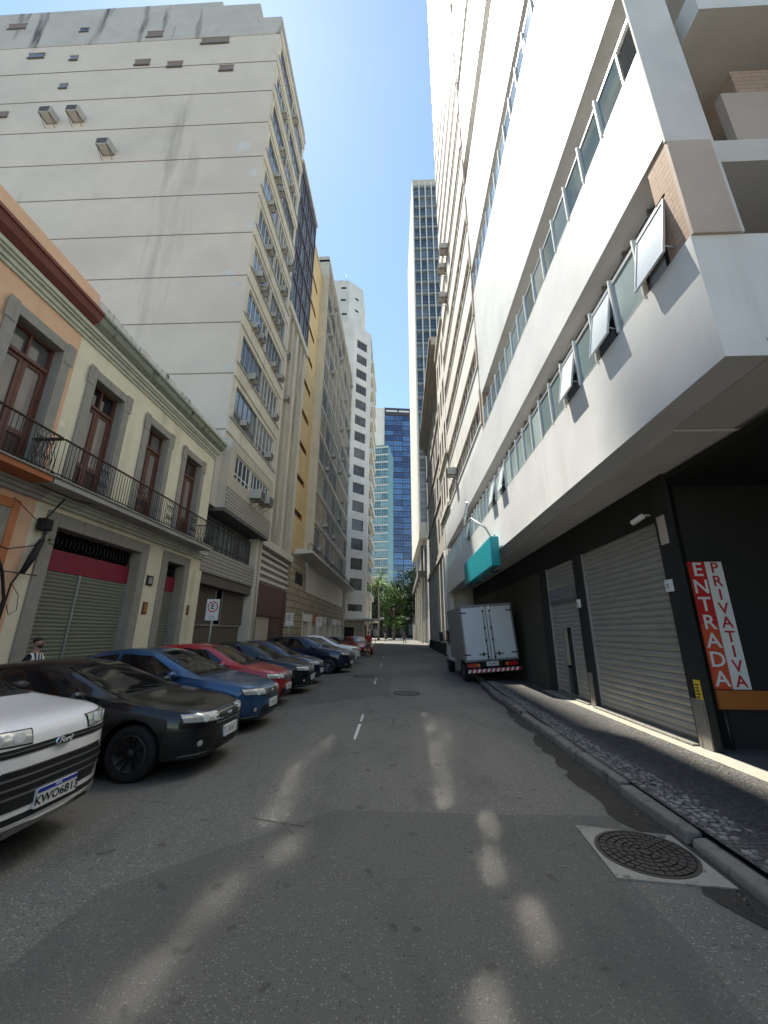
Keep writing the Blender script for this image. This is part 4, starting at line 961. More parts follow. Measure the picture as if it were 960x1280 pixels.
# ---- banded block beyond
tr2 = empty('banded_building', (XR, YJ, 9), 'tall white block with many thin dark window bands', 'building')
yb2 = 23.5; zs = []
z = 9.25
while z < 61: zs.append(z); z += 2.45
mb = MB(); prev = 8.72
for z in zs: mb.box(XR+.01, XR+.6, YJ+.01, yb2, prev, z, 'white_paint_b'); prev = z+1.0
mb.box(XR+.01, XR+.6, YJ+.01, yb2, prev, 64, 'white_paint_b'); mb.box(XR+.6, 16, YJ+.02, yb2, 8.7, 64, 'concrete'); mb.build('wall', tr2)
for z in zs:
    for k in range(4):
        y0 = YJ+.15+k*2.55; FR.window(y0, y0+2.5, z, z+1.0, .1, tr2, nx=4, gl='glass_dark', fr='soffit_tan', fw=.05, sub=False)
# slim sill ledges
mb = MB()
for z in zs: mb.box(XR-.03, XR+.01, YJ+.05, yb2, z-.08, z, 'white_paint_b')
mb.build('sill', tr2)
tr3 = empty('cream_building', (XR, yb2, 0), 'cream block with tall windows between the banded block and shaded palazzo', 'building')
o3 = []
for z in (10, 13.4, 16.8, 20.2):
    for k in range(3): o3.append((yb2+.5+k*1.5, yb2+1.4+k*1.5, z, z+2.1))
mb = MB(); FR.wall(mb, yb2+.01, 28.3, 8.72, 23.5, o3, .35, 'white_paint_b', 'soffit_tan'); mb.box(XR+.37, 14, yb2+.01, 28.3, 0, 23.4, 'beige'); mb.build('wall', tr3)
for o in o3: FR.window(*o, .3, tr3, nx=2, gl='glass_dark', fr='wood', split=[.7], sub=False)
for z in (9.2, 12.8, 23.4): mb = MB(); FR.box(mb, yb2+.02, 28.35, z, z+.25, .0, .15, 'beige_light'); mb.build('cornice', tr3)
mb = MB(); FR.box(mb, YF+.02, 28.3, 0.1, 8.7, -.9, -.35, 'off_white')
for y in (26.6, 27.4, 28.1): FR.box(mb, y, y+.3, .1, 8.6, -.349, -.15, 'off_white')
mb.build('ground_wall', tr3)
mb = MB(); mb.tube([(2.98, 26.75, .1), (2.98, 26.75, 7.0)], .07, 'white_frame', 8); tag(mb.build('downpipe'), 'white downpipe at the far end of the overhanging office', 'pipe')
# ---- shaded palazzo
tp4 = empty('stone_building', (3.55, 28.4, 0), 'shaded grey stone building with heavy cornice and pilasters', 'building')
F4 = Face(3.55, 0, (0, 1), (-1, 0)); o4 = []
for z in (9.5, 13.6, 17.7, 21.2):
    for k in range(7): o4.append((29.6+k*2.75, 30.9+k*2.75, z, z+2.3))
for k in range(7): o4.append((29.6+k*2.75, 30.9+k*2.75, 2.2, 6.2))
mb = MB(); F4.wall(mb, 28.4, 49, 0, 26, o4, .4, 'concrete'); mb.box(3.98, 16, 28.41, 49, 0, 26, 'concrete'); mb.box(3.55, 3.98, 28.38, 28.4, 0, 26, 'concrete'); mb.build('wall', tp4)
for o in o4: F4.window(*o, .3, tp4, nx=2, gl='glass_dark', fr='wood_dark', split=[.7], sub=False)
for k in range(8): mb = MB(); F4.box(mb, 28.5+k*2.75, 29.2+k*2.75, .9, 7.6, .003, .22, 'concrete'); F4.box(mb, 28.42+k*2.75, 29.28+k*2.75, 0, .9, .004, .3, 'dark_wall'); mb.build('pilaster', tp4)
mb = MB()
for z, h, d in ((7.6, .3, .3), (8.1, .35, .15), (12.9, .25, .12), (16.9, .25, .12), (20.6, .25, .12), (24.4, .4, .25), (24.8, .5, .5), (25.3, .5, .85), (25.8, .3, 1.0)): F4.box(mb, 28.42, 49, z, z+h-.004, .003, d, 'concrete')
mb.build('cornice', tp4)
# ---- skyscraper on columns
ts4 = empty('skyscraper', (3.3, 70, 0), 'tall grey skyscraper with thin vertical fins raised on columns', 'building')
A4 = Vector((3.35, 70, 0)); B4 = Vector((2.75, 96, 0))
mb = MB()
mb.mesh([(A4.x, 70, 18), (14, 70, 18), (14, 96, 18), (B4.x, 96, 18), (A4.x, 70, 109), (14, 70, 109), (14, 96, 109), (B4.x, 96, 109)], [(3, 2, 1, 0), (4, 5, 6, 7), (1, 2, 6, 5), (2, 3, 7, 6), (3, 0, 4, 7)], 'tower_beige')
FK = Face(0, 70, (1, 0), (0, -1)); kw = []
for r_ in range(26):
    for c_ in range(4): kw.append((3.6+c_*1.5, 5.0+c_*1.5, 21.1+r_*3.3, 21.1+r_*3.3+2.7))
FK.wall(mb, 3.35, 14, 21, 107, [o for o in kw], .4, 'slate_panel'); FK.quad(mb, 3.35, 14, 18, 21, 0, 'tower_beige'); FK.quad(mb, 3.35, 14, 107, 109, 0, 'tower_beige')
mb.build('wall', ts4)
for o in kw[:100]: FK.window(*o, .3, ts4, nx=1, gl='glass_tower', fr='alu', split=[.35], sub=False, fw=.08)
mb = MB()
for o in kw[100:]: FK.quad(mb, *o, -.3, 'glass_tower')
mb.build('window', ts4)['kind'] = 'stuff'
for k in range(6): mb = MB(); FK.box(mb, 3.5+k*1.5-.11, 3.5+k*1.5+.11, 19.2, 107.5, .003, .4, 'off_white'); mb.build('fin', ts4)
mb = MB(); mb.box(3.9, 14, 76, 99, 12, 17.99, 'concrete_dark'); mb.box(4.9, 14, 74, 130, 0, 12, 'concrete_dark'); mb.box(4.6, 14, 49.1, 70, 0, 17, 'concrete'); mb.box(3.0, 14, 70.3, 130, 11.2, 12.2, 'concrete_dark'); mb.build('podium', ts4)
for k, yk in enumerate((71, 79, 88.5, 100, 114, 128)): mb = MB(); mb.box(3.5, 3.8, yk, yk+.5, 0, 11.2, 'beige_light'); mb.build('column', ts4)
mb = MB(); mb.tube([(4.3, 72, 0), (4.3, 72, 18)], .16, 'concrete', 12); mb.build('column', ts4)
mb = MB(); mb.box(2.9, 3.6, 100, 101, 0, 3.4, 'beige_light'); mb.box(2.85, 3.65, 99.9, 101.1, 3.4, 3.6, 'beige_light'); tag(mb.build('stone_pillar'), 'pale square stone pillar at the far corner of the street', 'pillar')
for k in range(6):
    y = 30.5+k*3; mb = MB(); mb.lathe([(.09, .12), (.09, .75), (.12, .8), (.11, .9), (.0, .95)], (kx(y)+.4, y, 0), (0, 0, 1), 'iron', 10)
    o = mb.build('bollard'); tag(o, 'black iron bollard on the far right pavement by the stone building', 'bollard', 'bollards along the far right kerb')

# ================================================================== CARS
def interp(pts, x):
    """smooth monotone-ish interpolation through (x, y) knots"""
    if x <= pts[0][0]: return pts[0][1]
    if x >= pts[-1][0]: return pts[-1][1]
    n = len(pts)
    for i in range(n-1):
        if x <= pts[i+1][0]: break
    def sl(k):
        if k == 0: return (pts[1][1]-pts[0][1])/(pts[1][0]-pts[0][0])
        if k == n-1: return (pts[-1][1]-pts[-2][1])/(pts[-1][0]-pts[-2][0])
        a = (pts[k][1]-pts[k-1][1])/(pts[k][0]-pts[k-1][0]); b = (pts[k+1][1]-pts[k][1])/(pts[k+1][0]-pts[k][0])
        return 0 if a*b <= 0 else 2*a*b/(a+b)
    x0, y0 = pts[i]; x1, y1 = pts[i+1]; h = x1-x0; t = (x-x0)/h
    return (2*t**3-3*t*t+1)*y0+(t**3-2*t*t+t)*h*sl(i)+(-2*t**3+3*t*t)*y1+(t**3-t*t)*h*sl(i+1)
# every profile is given against s = metres behind the nose
SEDAN = dict(L=4.40, W=1.72, wr=.305, ax=.86, wb=2.55, zb=.2,
    top=[(0, .56), (.03, .63), (.1, .70), (.3, .785), (.7, .875), (1.12, .965), (1.2, .985), (1.65, 1.21), (2.1, 1.40), (2.6, 1.465), (3.1, 1.44), (3.5, 1.34), (4.0, 1.10), (4.15, 1.06), (4.36, 1.02), (4.4, .9)],
    belt=[(0, .54), (.03, .60), (.12, .665), (.4, .74), (1.15, .875), (2.2, .93), (3.6, .985), (4.2, .98), (4.4, .84)],
    hw=[(0, .22), (.025, .40), (.07, .53), (.14, .64), (.26, .735), (.45, .81), (.75, .845), (1.1, .855), (3.3, .86), (4.0, .83), (4.3, .76), (4.4, .62)], cowl=1.12, roof0=2.08, roof1=3.3, tail=4.02)
HATCH = dict(SEDAN, L=3.95, wb=2.45, top=[(0, .58), (.03, .66), (.1, .73), (.3, .82), (.6, .90), (.9, .97), (1.0, .995), (1.45, 1.23), (1.85, 1.42), (2.4, 1.49), (3.1, 1.47), (3.5, 1.40), (3.75, 1.16), (3.88, 1.0), (3.95, .8)],
    belt=[(0, .55), (.03, .62), (.12, .70), (.4, .78), (1.0, .89), (2.2, .95), (3.4, 1.01), (3.8, .98), (3.95, .7)],
    hw=[(0, .22), (.025, .40), (.07, .53), (.14, .64), (.26, .73), (.45, .80), (.75, .835), (1.1, .845), (3.2, .85), (3.7, .80), (3.95, .66)], cowl=.92, roof0=1.85, roof1=3.1, tail=3.72)
SUV = dict(SEDAN, L=4.15, W=1.77, wr=.335, ax=.86, wb=2.52, zb=.26,
    top=[(0, .72), (.02, .88), (.06, .97), (.2, 1.03), (.6, 1.08), (.95, 1.14), (1.02, 1.16), (1.4, 1.38), (1.8, 1.57), (2.4, 1.66), (3.2, 1.65), (3.7, 1.58), (3.95, 1.3), (4.08, 1.1), (4.15, .8)],
    belt=[(0, .66), (.02, .80), (.06, .88), (.2, .95), (.6, .99), (1.1, 1.04), (2.2, 1.08), (3.6, 1.14), (4.0, 1.1), (4.15, .7)],
    hw=[(0, .25), (.025, .43), (.07, .56), (.14, .67), (.26, .76), (.45, .83), (.75, .87), (1.1, .885), (3.4, .885), (3.9, .84), (4.15, .74)], cowl=.95, roof0=1.78, roof1=3.3, tail=3.92)
SUV2 = dict(SUV, L=4.35, top=[(0, .66), (.02, .78), (.08, .88), (.3, .95), (.8, 1.03), (1.1, 1.09), (1.2, 1.12), (1.7, 1.38), (2.1, 1.55), (2.6, 1.62), (3.4, 1.60), (3.8, 1.53), (4.1, 1.25), (4.25, 1.0), (4.35, .8)],
    belt=[(0, .60), (.02, .70), (.08, .79), (.3, .86), (1.1, .98), (2.2, 1.04), (3.6, 1.10), (4.1, 1.06), (4.35, .7)], cowl=1.1, roof0=2.08, roof1=3.4, tail=4.08)

LOW = dict(SEDAN, top=[(a, b if b < .62 else .62+(b-.62)*.89) for a, b in SEDAN['top']], belt=[(a, b if b < .62 else .62+(b-.62)*.89) for a, b in SEDAN['belt']])
def section(D, s):
    top, belt, hw = interp(D['top'], s), interp(D['belt'], s), interp(D['hw'], s)
    top = max(top, belt+.012); zb = D['zb']+(.07 if s < .1 or s > D['L']-.1 else 0); cab = max(0, min(1, (top-belt-.13)/.28))
    rw = hw*(.80*(1-cab)+.665*cab)
    mid = (zb+belt)/2
    g = top-belt
    p = [(hw*.55, zb-.02), (hw*.9, zb-.005), (hw*.975, zb+.06), (hw*.995, mid-.06), (hw*1.0, mid+.08), (hw*.985, belt-.09), (hw*.965, belt-.02),
         (hw*.93, belt+.02+g*.05), (hw*(.93*(1-cab)+.90*cab), belt+g*(.35 if cab < .5 else .2)), (rw+(hw*.9-rw)*.45*cab+(hw*.04)*(1-cab), belt+g*(.62+.0*cab)),
         (rw+.02*cab, top-g*.18*(1-cab)-.075*cab), (rw*.88, top-g*.09*(1-cab)-.028*cab), (rw*.5, top-g*.025-.006*cab), (0, top)]
    return p
def make_car(name, label, D, pm, x, y, ang, cat='car', plate=None, emblem=None, grille='bars', rim='rim', wide=1.0, glassm='car_glass', group='cars parked nose out along the left kerb'):
    L = D['L']; root = empty(name, (0, 0, 0), label, cat, group)
    st = [0, .006, .015, .03, .05, .075, .105, .14, .18, .24, .31, .40, .5, .62]; s = .75
    while s < L-.5: st.append(round(s, 3)); s += .11
    st += [L-.42, L-.3, L-.2, L-.12, L-.06, L-.02, L]
    vs = []; K = 14; n = len(st); R2 = 2*K-2
    for s in st:
        p = section(D, s); ring = [(L/2-s, -a, b) for a, b in p]+[(L/2-s, a, b) for a, b in p[-2:0:-1]]+[(L/2-s, p[0][0], p[0][1])]
        vs += ring
    RN = len(vs)//n; fs = []
    for i in range(n-1):
        for k in range(RN): fs.append((i*RN+k, i*RN+(k+1) % RN, (i+1)*RN+(k+1) % RN, (i+1)*RN+k))
    fs.append(tuple(range(RN-1, -1, -1))); fs.append(tuple((n-1)*RN+k for k in range(RN)))
    bm = bmesh.new(); bv = [bm.verts.new(v) for v in vs]; [bm.faces.new([bv[i] for i in f]) for f in fs]
    bmesh.ops.recalc_face_normals(bm, faces=bm.faces); bvh = BVHTree.FromBMesh(bm)
    me = bpy.data.meshes.new('body'); bm.to_mesh(me); bm.free(); me.materials.append(MATS[pm]); me.materials.append(MATS['car_trim'])
    body = bpy.data.objects.new('body', me); COL.objects.link(body)
    # wheel arches
    cb = bmesh.new(); wr = D['wr']; axl = [L/2-D['ax'], L/2-D['ax']-D['wb']]
    for wx in axl:
        for sd_ in (-1, 1):
            m4 = Matrix.Translation((wx, sd_*(D['W']/2-.02), wr+.015)) @ Matrix.Rotation(R(90), 4, 'X')
            bmesh.ops.create_cone(cb, cap_ends=True, segments=40, radius1=wr+.055, radius2=wr+.055, depth=.62, matrix=m4)
    cm = bpy.data.meshes.new('cut'); cb.to_mesh(cm); cb.free(); cut = bpy.data.objects.new('cut', cm); COL.objects.link(cut)
    md = body.modifiers.new('b', 'BOOLEAN'); md.object = cut; md.operation = 'DIFFERENCE'; md.solver = 'EXACT'
    dg = bpy.context.evaluated_depsgraph_get(); me2 = bpy.data.meshes.new_from_object(body.evaluated_get(dg)); body.modifiers.clear(); body.data = me2
    bpy.data.objects.remove(cut); bpy.data.meshes.remove(me)
    for p in me2.polygons:
        c = p.center; p.use_smooth = True; p.material_index = 0
        for wx in axl:
            if math.hypot(c.x-wx, c.z-wr-.015) < wr+.045 and abs(c.y) < D['W']/2-.01: p.material_index = 1
        if c.z < D['zb']+.03: p.material_index = 1
    me2.set_sharp_from_angle(angle=R(38))
    body.parent = root
    NZ = Vector((0, 0, 1))
    def patch(P2, cen, d, nx, ny, mat, off=.004, parent=root, name='panel', thick=0, ofs_fn=None, mb=None, rim_m=None):
        """lay a four-cornered patch on the body, shooting from cen along d; P2 = corners in metres (u,v)"""
        d = Vector(d).normalized(); u = d.cross(NZ).normalized() if abs(d.z) < .95 else Vector((0, -1, 0)); v = u.cross(d) if abs(d.z) < .95 else Vector((1, 0, 0))
        own = mb is None; mb = mb or MB(); g_ = {}
        for i in range(nx+1):
            for j in range(ny+1):
                a, b = i/nx, j/ny
                q = [(1-a)*(1-b)*P2[0][k]+a*(1-b)*P2[1][k]+a*b*P2[2][k]+(1-a)*b*P2[3][k] for k in (0, 1)]
                o = Vector(cen)+u*q[0]+v*q[1]-d*3
                h = bvh.ray_cast(o, d)
                if h[0] is not None: g_[i, j] = h[0]+h[1]*(off if h[1].dot(d) < 0 else -off)
        idx = {}; V = []
        for k_, p_ in g_.items(): idx[k_] = len(V); V.append(p_)
        F_ = [(idx[i, j], idx[i+1, j], idx[i+1, j+1], idx[i, j+1]) for i in range(nx) for j in range(ny) if all(q_ in idx for q_ in ((i, j), (i+1, j), (i+1, j+1), (i, j+1)))]
        mb.mesh(V, F_, mat, True)
        if own: return mb.build(name, parent, local=True)
    F0 = (0, 0, 0)
    # looking back at the nose: u = +y is ... d=(-1,0,0) -> u = d x z = (0,1,0)
    cw, r0, r1, tl = D['cowl'], D['roof0'], D['roof1'], D['tail']
    bz = lambda s: interp(D['belt'], s); tz = lambda s: interp(D['top'], s); hh = lambda s: interp(D['hw'], s)
    # windscreen and rear glass laid from above (u = -y, v = +x)
    xs = lambda s: L/2-s
    cwh, rh = hh(cw)*.80, hh(r0)*.60
    patch([(-cwh, xs(cw+.06)), (cwh, xs(cw+.06)), (rh, xs(r0-.02)), (-rh, xs(r0-.02))], (0, 0, 2), (0, 0, -1), 14, 8, glassm, .006, name='windshield')
    patch([(-rh*1.0, xs(r1+.12)), (rh*1.0, xs(r1+.12)), (hh(tl)*.72, xs(tl-.04)), (-hh(tl)*.72, xs(tl-.04))], (0, 0, 2), (0, 0, -1), 8, 5, glassm, .006, name='rear_window')
    mb = MB(); patch([(-cwh-.03, xs(cw-.05)), (cwh+.03, xs(cw-.05)), (cwh, xs(cw+.058)), (-cwh, xs(cw+.058))], (0, 0, 2), (0, 0, -1), 12, 2, 'car_trim', .005, mb=mb); mb.build('cowl', root, local=True)
    for y0, y1 in ((-.05, -.62), (.42, -.12)):
        mb = MB(); pts = []
        for q in range(7):
            t = q/6; yy = y0+(y1-y0)*t; ss = cw+.02+.11*t
            h = bvh.ray_cast(Vector((xs(ss), yy, 3)), Vector((0, 0, -1)))
            if h[0] is not None: pts.append(h[0]+Vector((0, 0, .022)))
        if len(pts) > 2: mb.tube(pts, .008, 'car_trim', 5); mb.build('wiper', root, local=True)
    # side glass: d = (0, -+1, 0)
    for sd_ in (-1, 1):
        d = (0, -sd_, 0)      # from outside
        u = Vector(d).cross(NZ)  # +-x
        sg = 1 if u.x > 0 else -1
        def U(s): return sg*xs(s)
        def sidewin(sa0, sa1, sb0, sb1, nm):   # bottom from sa0..sa1, top sb0..sb1
            q = [(U(sa0), bz(sa0)+.055), (U(sa1), bz(sa1)+.055), (U(sb1), tz(sb1)-.105), (U(sb0), tz(sb0)-.105)]
            return patch(q, F0, d, 10, 5, glassm, .006, name=nm)
        bp = (r0+r1)/2+.08
        sidewin(cw+.38, bp-.03, r0+.04, bp-.05, 'window'); sidewin(bp+.03, tl-.42, bp+.03, r1-.0, 'window')
        mb = MB(); patch([(U(cw+.30), bz(cw+.3)+.028), (U(tl-.3), bz(tl-.3)+.028), (U(tl-.3), bz(tl-.3)+.05), (U(cw+.30), bz(cw+.3)+.05)], F0, d, 16, 1, 'car_trim', .007, mb=mb)
        for s_ in (cw+.28, bp, tl-.3 if D is not SEDAN else tl-.5):   # door shut lines
            patch([(U(s_), D['zb']+.08), (U(s_+.008), D['zb']+.08), (U(s_+.008), bz(s_)+.02), (U(s_), bz(s_)+.02)], F0, d, 1, 8, 'black', .002, mb=mb)
        patch([(U(cw+.28), D['zb']+.08), (U(tl-.5), D['zb']+.08), (U(tl-.5), D['zb']+.09), (U(cw+.28), D['zb']+.09)], F0, d, 10, 1, 'black', .002, mb=mb)
        mb.build('door_seam', root, local=True)
        for s_ in (bp-.22, tl-.55):
            h = bvh.ray_cast(Vector((xs(s_), sd_*2, bz(s_)-.12)), Vector(d))
            if h[0] is not None:
                c = h[0]; mb = MB(); mb.tube([(c.x-.09, c.y, c.z), (c.x-.07, c.y+sd_*.03, c.z), (c.x+.07, c.y+sd_*.03, c.z), (c.x+.09, c.y, c.z)], .012, pm, 6); mb.build('door_handle', root, local=True)
        # mirror
        sm = cw+.42; c = Vector((xs(sm), sd_*(hh(sm)+.10), bz(sm)+.09)); mb = MB()
        prof = []
        vs2 = []; nA, nB = 10, 7
        for i in range(nB+1):
            t = math.pi*i/nB
            for k in range(nA):
                a = 2*math.pi*k/nA; vs2.append((c.x+.055*math.cos(t)*1.2, c.y+.105*math.sin(t)**.7*math.cos(a), c.z+.068*math.sin(t)**.7*math.sin(a)))
        mb.mesh(vs2, [(i*nA+k, i*nA+(k+1) % nA, (i+1)*nA+(k+1) % nA, (i+1)*nA+k) for i in range(nB) for k in range(nA)], 'car_trim' if D is SUV else pm, True)
        mb.tube([(xs(sm-.02), sd_*(hh(sm)*.93), bz(sm)+.03), (c.x, c.y-sd_*.03, c.z-.03)], .02, 'car_trim', 6)
        mb.box(c.x-.09, c.x-.062, c.y-.085, c.y+.085, c.z-.05, c.z+.05, 'car_trim')
        mb.tube([(c.x+.02, c.y+sd_*.02, c.z-.02), (c.x+.01, c.y+sd_*.10, c.z-.02)], .012, 'lamp_clear' if pm == 'paint_black' else pm, 5)
        mb.build('side_mirror', root, local=True)
        # headlight laid diagonally from the front corner
        hz = bz(.12)-(.03 if D is not SUV else .005); hgt = .085 if D is not SUV else .075
        dd_ = Vector((-1, -sd_*.55, 0)).normalized(); uu = dd_.cross(NZ)
        ys_ = .70
        c = Vector((L/2, sd_*ys_*.80, hz)); k = 1 if uu.y*sd_ > 0 else -1
        inn, out = -.22*k, .30*k
        mb = MB(); patch([(inn-.01*k, -hgt*.75), (out*1.02, -hgt*.3), (out*1.1, hgt*1.05), (inn, hgt*.72)], c, dd_, 12, 6, 'car_trim', .003, mb=mb)
        o_ = patch([(inn, -hgt*.6), (out*.95, -hgt*.15), (out*1.04, hgt*.92), (inn+.015*k, hgt*.6)], c, dd_, 12, 6, 'lamp_clear', .008, name='headlight'); mb.build('bezel', o_, local=True)
        for kk, rr_ in ((-.12, .045), (.03, .05)):
            mb = MB()
            h = bvh.ray_cast(c+uu*kk*k-dd_*2+NZ*.008, dd_)
            if h[0] is not None: mb.lathe([(rr_, 0), (rr_*.8, .006), (rr_*.45, .002), (.001, .008)], h[0]+h[1]*.009, h[1], 'plate_white', 16); mb.build('reflector', o_, local=True)
        # tail lamp
        dd_ = Vector((1, -sd_*.5, 0)).normalized(); uu = dd_.cross(NZ); k = 1 if uu.y*sd_ > 0 else -1
        c = Vector((-L/2, sd_*hh(L-.1)*.85, bz(L-.25)-.12))
        patch([(-.15*k, -.08), (.22*k, -.06), (.22*k, .1), (-.15*k, .08)], c, dd_, 6, 4, 'lamp_red', .006, name='tail_lamp')
    # nose
    d = (-1, 0, 0); zg = bz(.1); nh = .74 if D['W'] > 1.75 else .70
    if D is SUV:
        mb = MB(); patch([(-nh*.78, .80), (nh*.78, .80), (nh*.84, .855), (-nh*.84, .855)], F0, d, 14, 2, 'car_trim', .006, mb=mb)
        patch([(-nh*.76, .825), (nh*.76, .825), (nh*.77, .835), (-nh*.77, .835)], F0, d, 14, 1, 'rim', .014, mb=mb); g_ = mb.build('upper_grille', root, local=True)
        mb = MB(); patch([(-nh*.62, .44), (nh*.62, .44), (nh*.84, .60), (-nh*.84, .60)], F0, d, 16, 4, 'car_trim', .006, mb=mb); patch([(-nh*.84, .60), (nh*.84, .60), (nh*.66, .705), (-nh*.66, .705)], F0, d, 16, 4, 'car_trim', .006, mb=mb)
        for z, w in ((.648, .74), (.585, .80), (.525, .72)): patch([(-nh*w, z), (nh*w, z), (nh*w, z+.016), (-nh*w, z+.016)], F0, d, 16, 1, 'rim', .018, mb=mb)
        for (u0, z0), (u1, z1) in (((.62, .44), (.84, .60)), ((.84, .60), (.66, .705))):
            for q in (-1, 1): patch([(q*nh*u0, z0), (q*nh*(u0+.02), z0), (q*nh*(u1+.02), z1), (q*nh*u1, z1)], F0, d, 1, 5, 'chrome', .012, mb=mb)
        patch([(-nh*.67, .705), (nh*.67, .705), (nh*.66, .714), (-nh*.66, .714)], F0, d, 14, 1, 'chrome', .012, mb=mb); mb.build('lower_grille', root, local=True)
        mb = MB(); patch([(-nh*.88, .355), (nh*.88, .355), (nh*.92, .40), (-nh*.92, .40)], F0, d, 14, 2, 'car_trim', .006, mb=mb); mb.build('bumper_slot', root, local=True)
        mb = MB(); patch([(-nh*.95, .24), (nh*.95, .24), (nh*.93, .345), (-nh*.93, .345)], F0, d, 14, 2, 'galv', .01, mb=mb); mb.build('skid_plate', root, local=True)
    else:
        mb = MB(); w = .60; z0, z1 = zg-.115, zg+.005
        patch([(-nh*w*.9, z0), (nh*w*.9, z0), (nh*w, z1), (-nh*w, z1)], F0, d, 12, 4, 'car_trim', .005, mb=mb)
        for q in range(4): zz = z0+.012+(z1-z0-.02)*q/3; patch([(-nh*w*.92, zz-.006), (nh*w*.92, zz-.006), (nh*w*.93, zz+.008), (-nh*w*.93, zz+.008)], F0, d, 12, 1, 'chrome' if grille == 'chrome' else 'rim', .014, mb=mb)
        mb.build('upper_grille', root, local=True)
        mb = MB(); patch([(-nh*.72, .235+D['zb']-.16), (nh*.72, .235+D['zb']-.16), (nh*.62, .40), (-nh*.62, .40)], F0, d, 12, 4, 'car_trim', .005, mb=mb)
        for zz in (.29, .33, .37): patch([(-nh*.66, zz), (nh*.66, zz), (nh*.66, zz+.008), (-nh*.66, zz+.008)], F0, d, 12, 1, 'rubber', .012, mb=mb)
        mb.build('lower_grille', root, local=True)
        mb = MB(); patch([(-nh*1.05, .245), (nh*1.05, .245), (nh*1.05, .262), (-nh*1.05, .262)], F0, d, 14, 1, 'rim', .012, mb=mb); mb.build('lip', root, local=True)
        for q in (-1, 1):
            mb = MB(); patch([(q*nh*.86-.05, .33), (q*nh*.86+.05, .33), (q*nh*.86+.05, .40), (q*nh*.86-.05, .40)], F0, d, 4, 3, 'car_trim', .006, mb=mb)
            h = bvh.ray_cast(Vector((3+L/2, q*nh*.86, .365)), Vector((-1, 0, 0)))
            if h[0] is not None: mb.lathe([(.035, 0), (.02, .006), (.001, .007)], h[0]+h[1]*.009, h[1], 'lamp_clear', 14)
            mb.build('fog_lamp', root, local=True)
    # plate
    pz = .46 if D is SUV else .415
    h = bvh.ray_cast(Vector((3+L/2, 0, pz)), Vector((-1, 0, 0))); px = (h[0].x if h[0] is not None else L/2)+.03
    mb = MB(); mb.box(px-.03, px, -.2, .2, pz-.065, pz+.065, 'plate_white')
    if plate and plate != 'plain': mb.box(px-.001, px+.002, -.198, .198, pz+.035, pz+.064, 'plate_blue')
    mb.box(px-.028, px+.001, -.205, .205, pz-.07, pz-.065, 'car_trim')
    o_ = mb.build('number_plate', root, local=True)
    if plate and plate != 'plain':
        mb = MB(); text_mb(mb, plate, .085, (px+.001, 0, pz-.017), (0, 1, 0), (0, 0, 1), 'black', .002, stretch=1.12); text_mb(mb, 'BRASIL', .022, (px+.002, 0, pz+.05), (0, 1, 0), (0, 0, 1), 'sign_white', .001); mb.build('lettering', o_, local=True)
    elif plate == 'plain': 
        mb = MB(); text_mb(mb, 'LRF 5B72'[:0] or 'III II', .07, (px+.001, 0, pz-.005), (0, 1, 0), (0, 0, 1), 'grey_frame', .001, stretch=1.4); mb.build('lettering', o_, local=True)
    # emblem
    ez = .83 if D is SUV else zg-.045
    h = bvh.ray_cast(Vector((3+L/2, 0, ez)), Vector((-1, 0, 0))); ex = (h[0].x if h[0] is not None else L/2)+.016
    def oval(mb, x, rx, rz, m, t=.006):
        nn = 28; V = [(x, rx*math.cos(2*math.pi*i/nn), ez+rz*math.sin(2*math.pi*i/nn)) for i in range(nn)]
        V += [(x+t, a*.96, (b-ez)*.96+ez) for _, a, b in V]; mb.mesh(V, [tuple(range(nn, 2*nn))]+[(i, (i+1) % nn, nn+(i+1) % nn, nn+i) for i in range(nn)], m)
    mb = MB()
    if emblem == 'oval':
        oval(mb, ex, .088, .037, 'chrome', .012); oval(mb, ex+.012, .079, .029, 'car_trim', .002); text_mb(mb, 'Ford', .06, (ex+.0145, 0, ez), (0, 1, 0), (0, 0, 1), 'sign_white', .002, shear=.35, stretch=1.15)
    elif emblem == 'h': mb.tube([(ex, -.042, ez+.035), (ex, -.028, ez-.035)], .007, 'chrome', 6); mb.tube([(ex, .042, ez+.035), (ex, .028, ez-.035)], .007, 'chrome', 6); mb.tube([(ex, -.034, ez), (ex, .034, ez)], .006, 'chrome', 6)
    else: mb.lathe([(.045, 0), (.045, .008), (.035, .008), (.033, .003), (.001, .003)], (ex-.004, 0, ez), (1, 0, 0), 'chrome', 20)
    mb.build('emblem', root, local=True)
    # wheels
    for wx in axl:
        for sd_ in (-1, 1):
            c = Vector((wx, sd_*(D['W']/2-.125), wr)); ax = (0, sd_, 0)
            mb = MB(); mb.lathe([(wr*.66, -.09), (wr*.93, -.1), (wr, -.07), (wr, .07), (wr*.94, .098), (wr*.70, .1), (wr*.66, .085)], c, ax, 'rubber', 36); o_ = mb.build('wheel', root, local=True)
            mb = MB(); mb.lathe([(wr*.67, .088), (wr*.655, .095), (wr*.62, .085), (wr*.61, .02), (.001, .015)], c, ax, 'ac_dark' if rim == 'rim_black' else 'car_trim', 32)
            rmn = rim
            for k in range(5):
                a = 2*math.pi*k/5+.3; e = Vector((math.cos(a), 0, math.sin(a))); f_ = Vector((-math.sin(a), 0, math.cos(a))); axv = Vector(ax)
                for sp_ in (-1, 1):
                    p0 = c+e*.04+f_*sp_*.016+axv*.07; p1 = c+e*wr*.62+f_*sp_*.045+axv*.085; w_ = f_*.014
                    V = [p0-w_, p0+w_, p1+w_, p1-w_]; V2 = [q_-axv*.03 for q_ in V]
                    mb.mesh(V+V2, [(0, 1, 2, 3), (0, 4, 5, 1), (1, 5, 6, 2), (2, 6, 7, 3), (3, 7, 4, 0)], rmn)
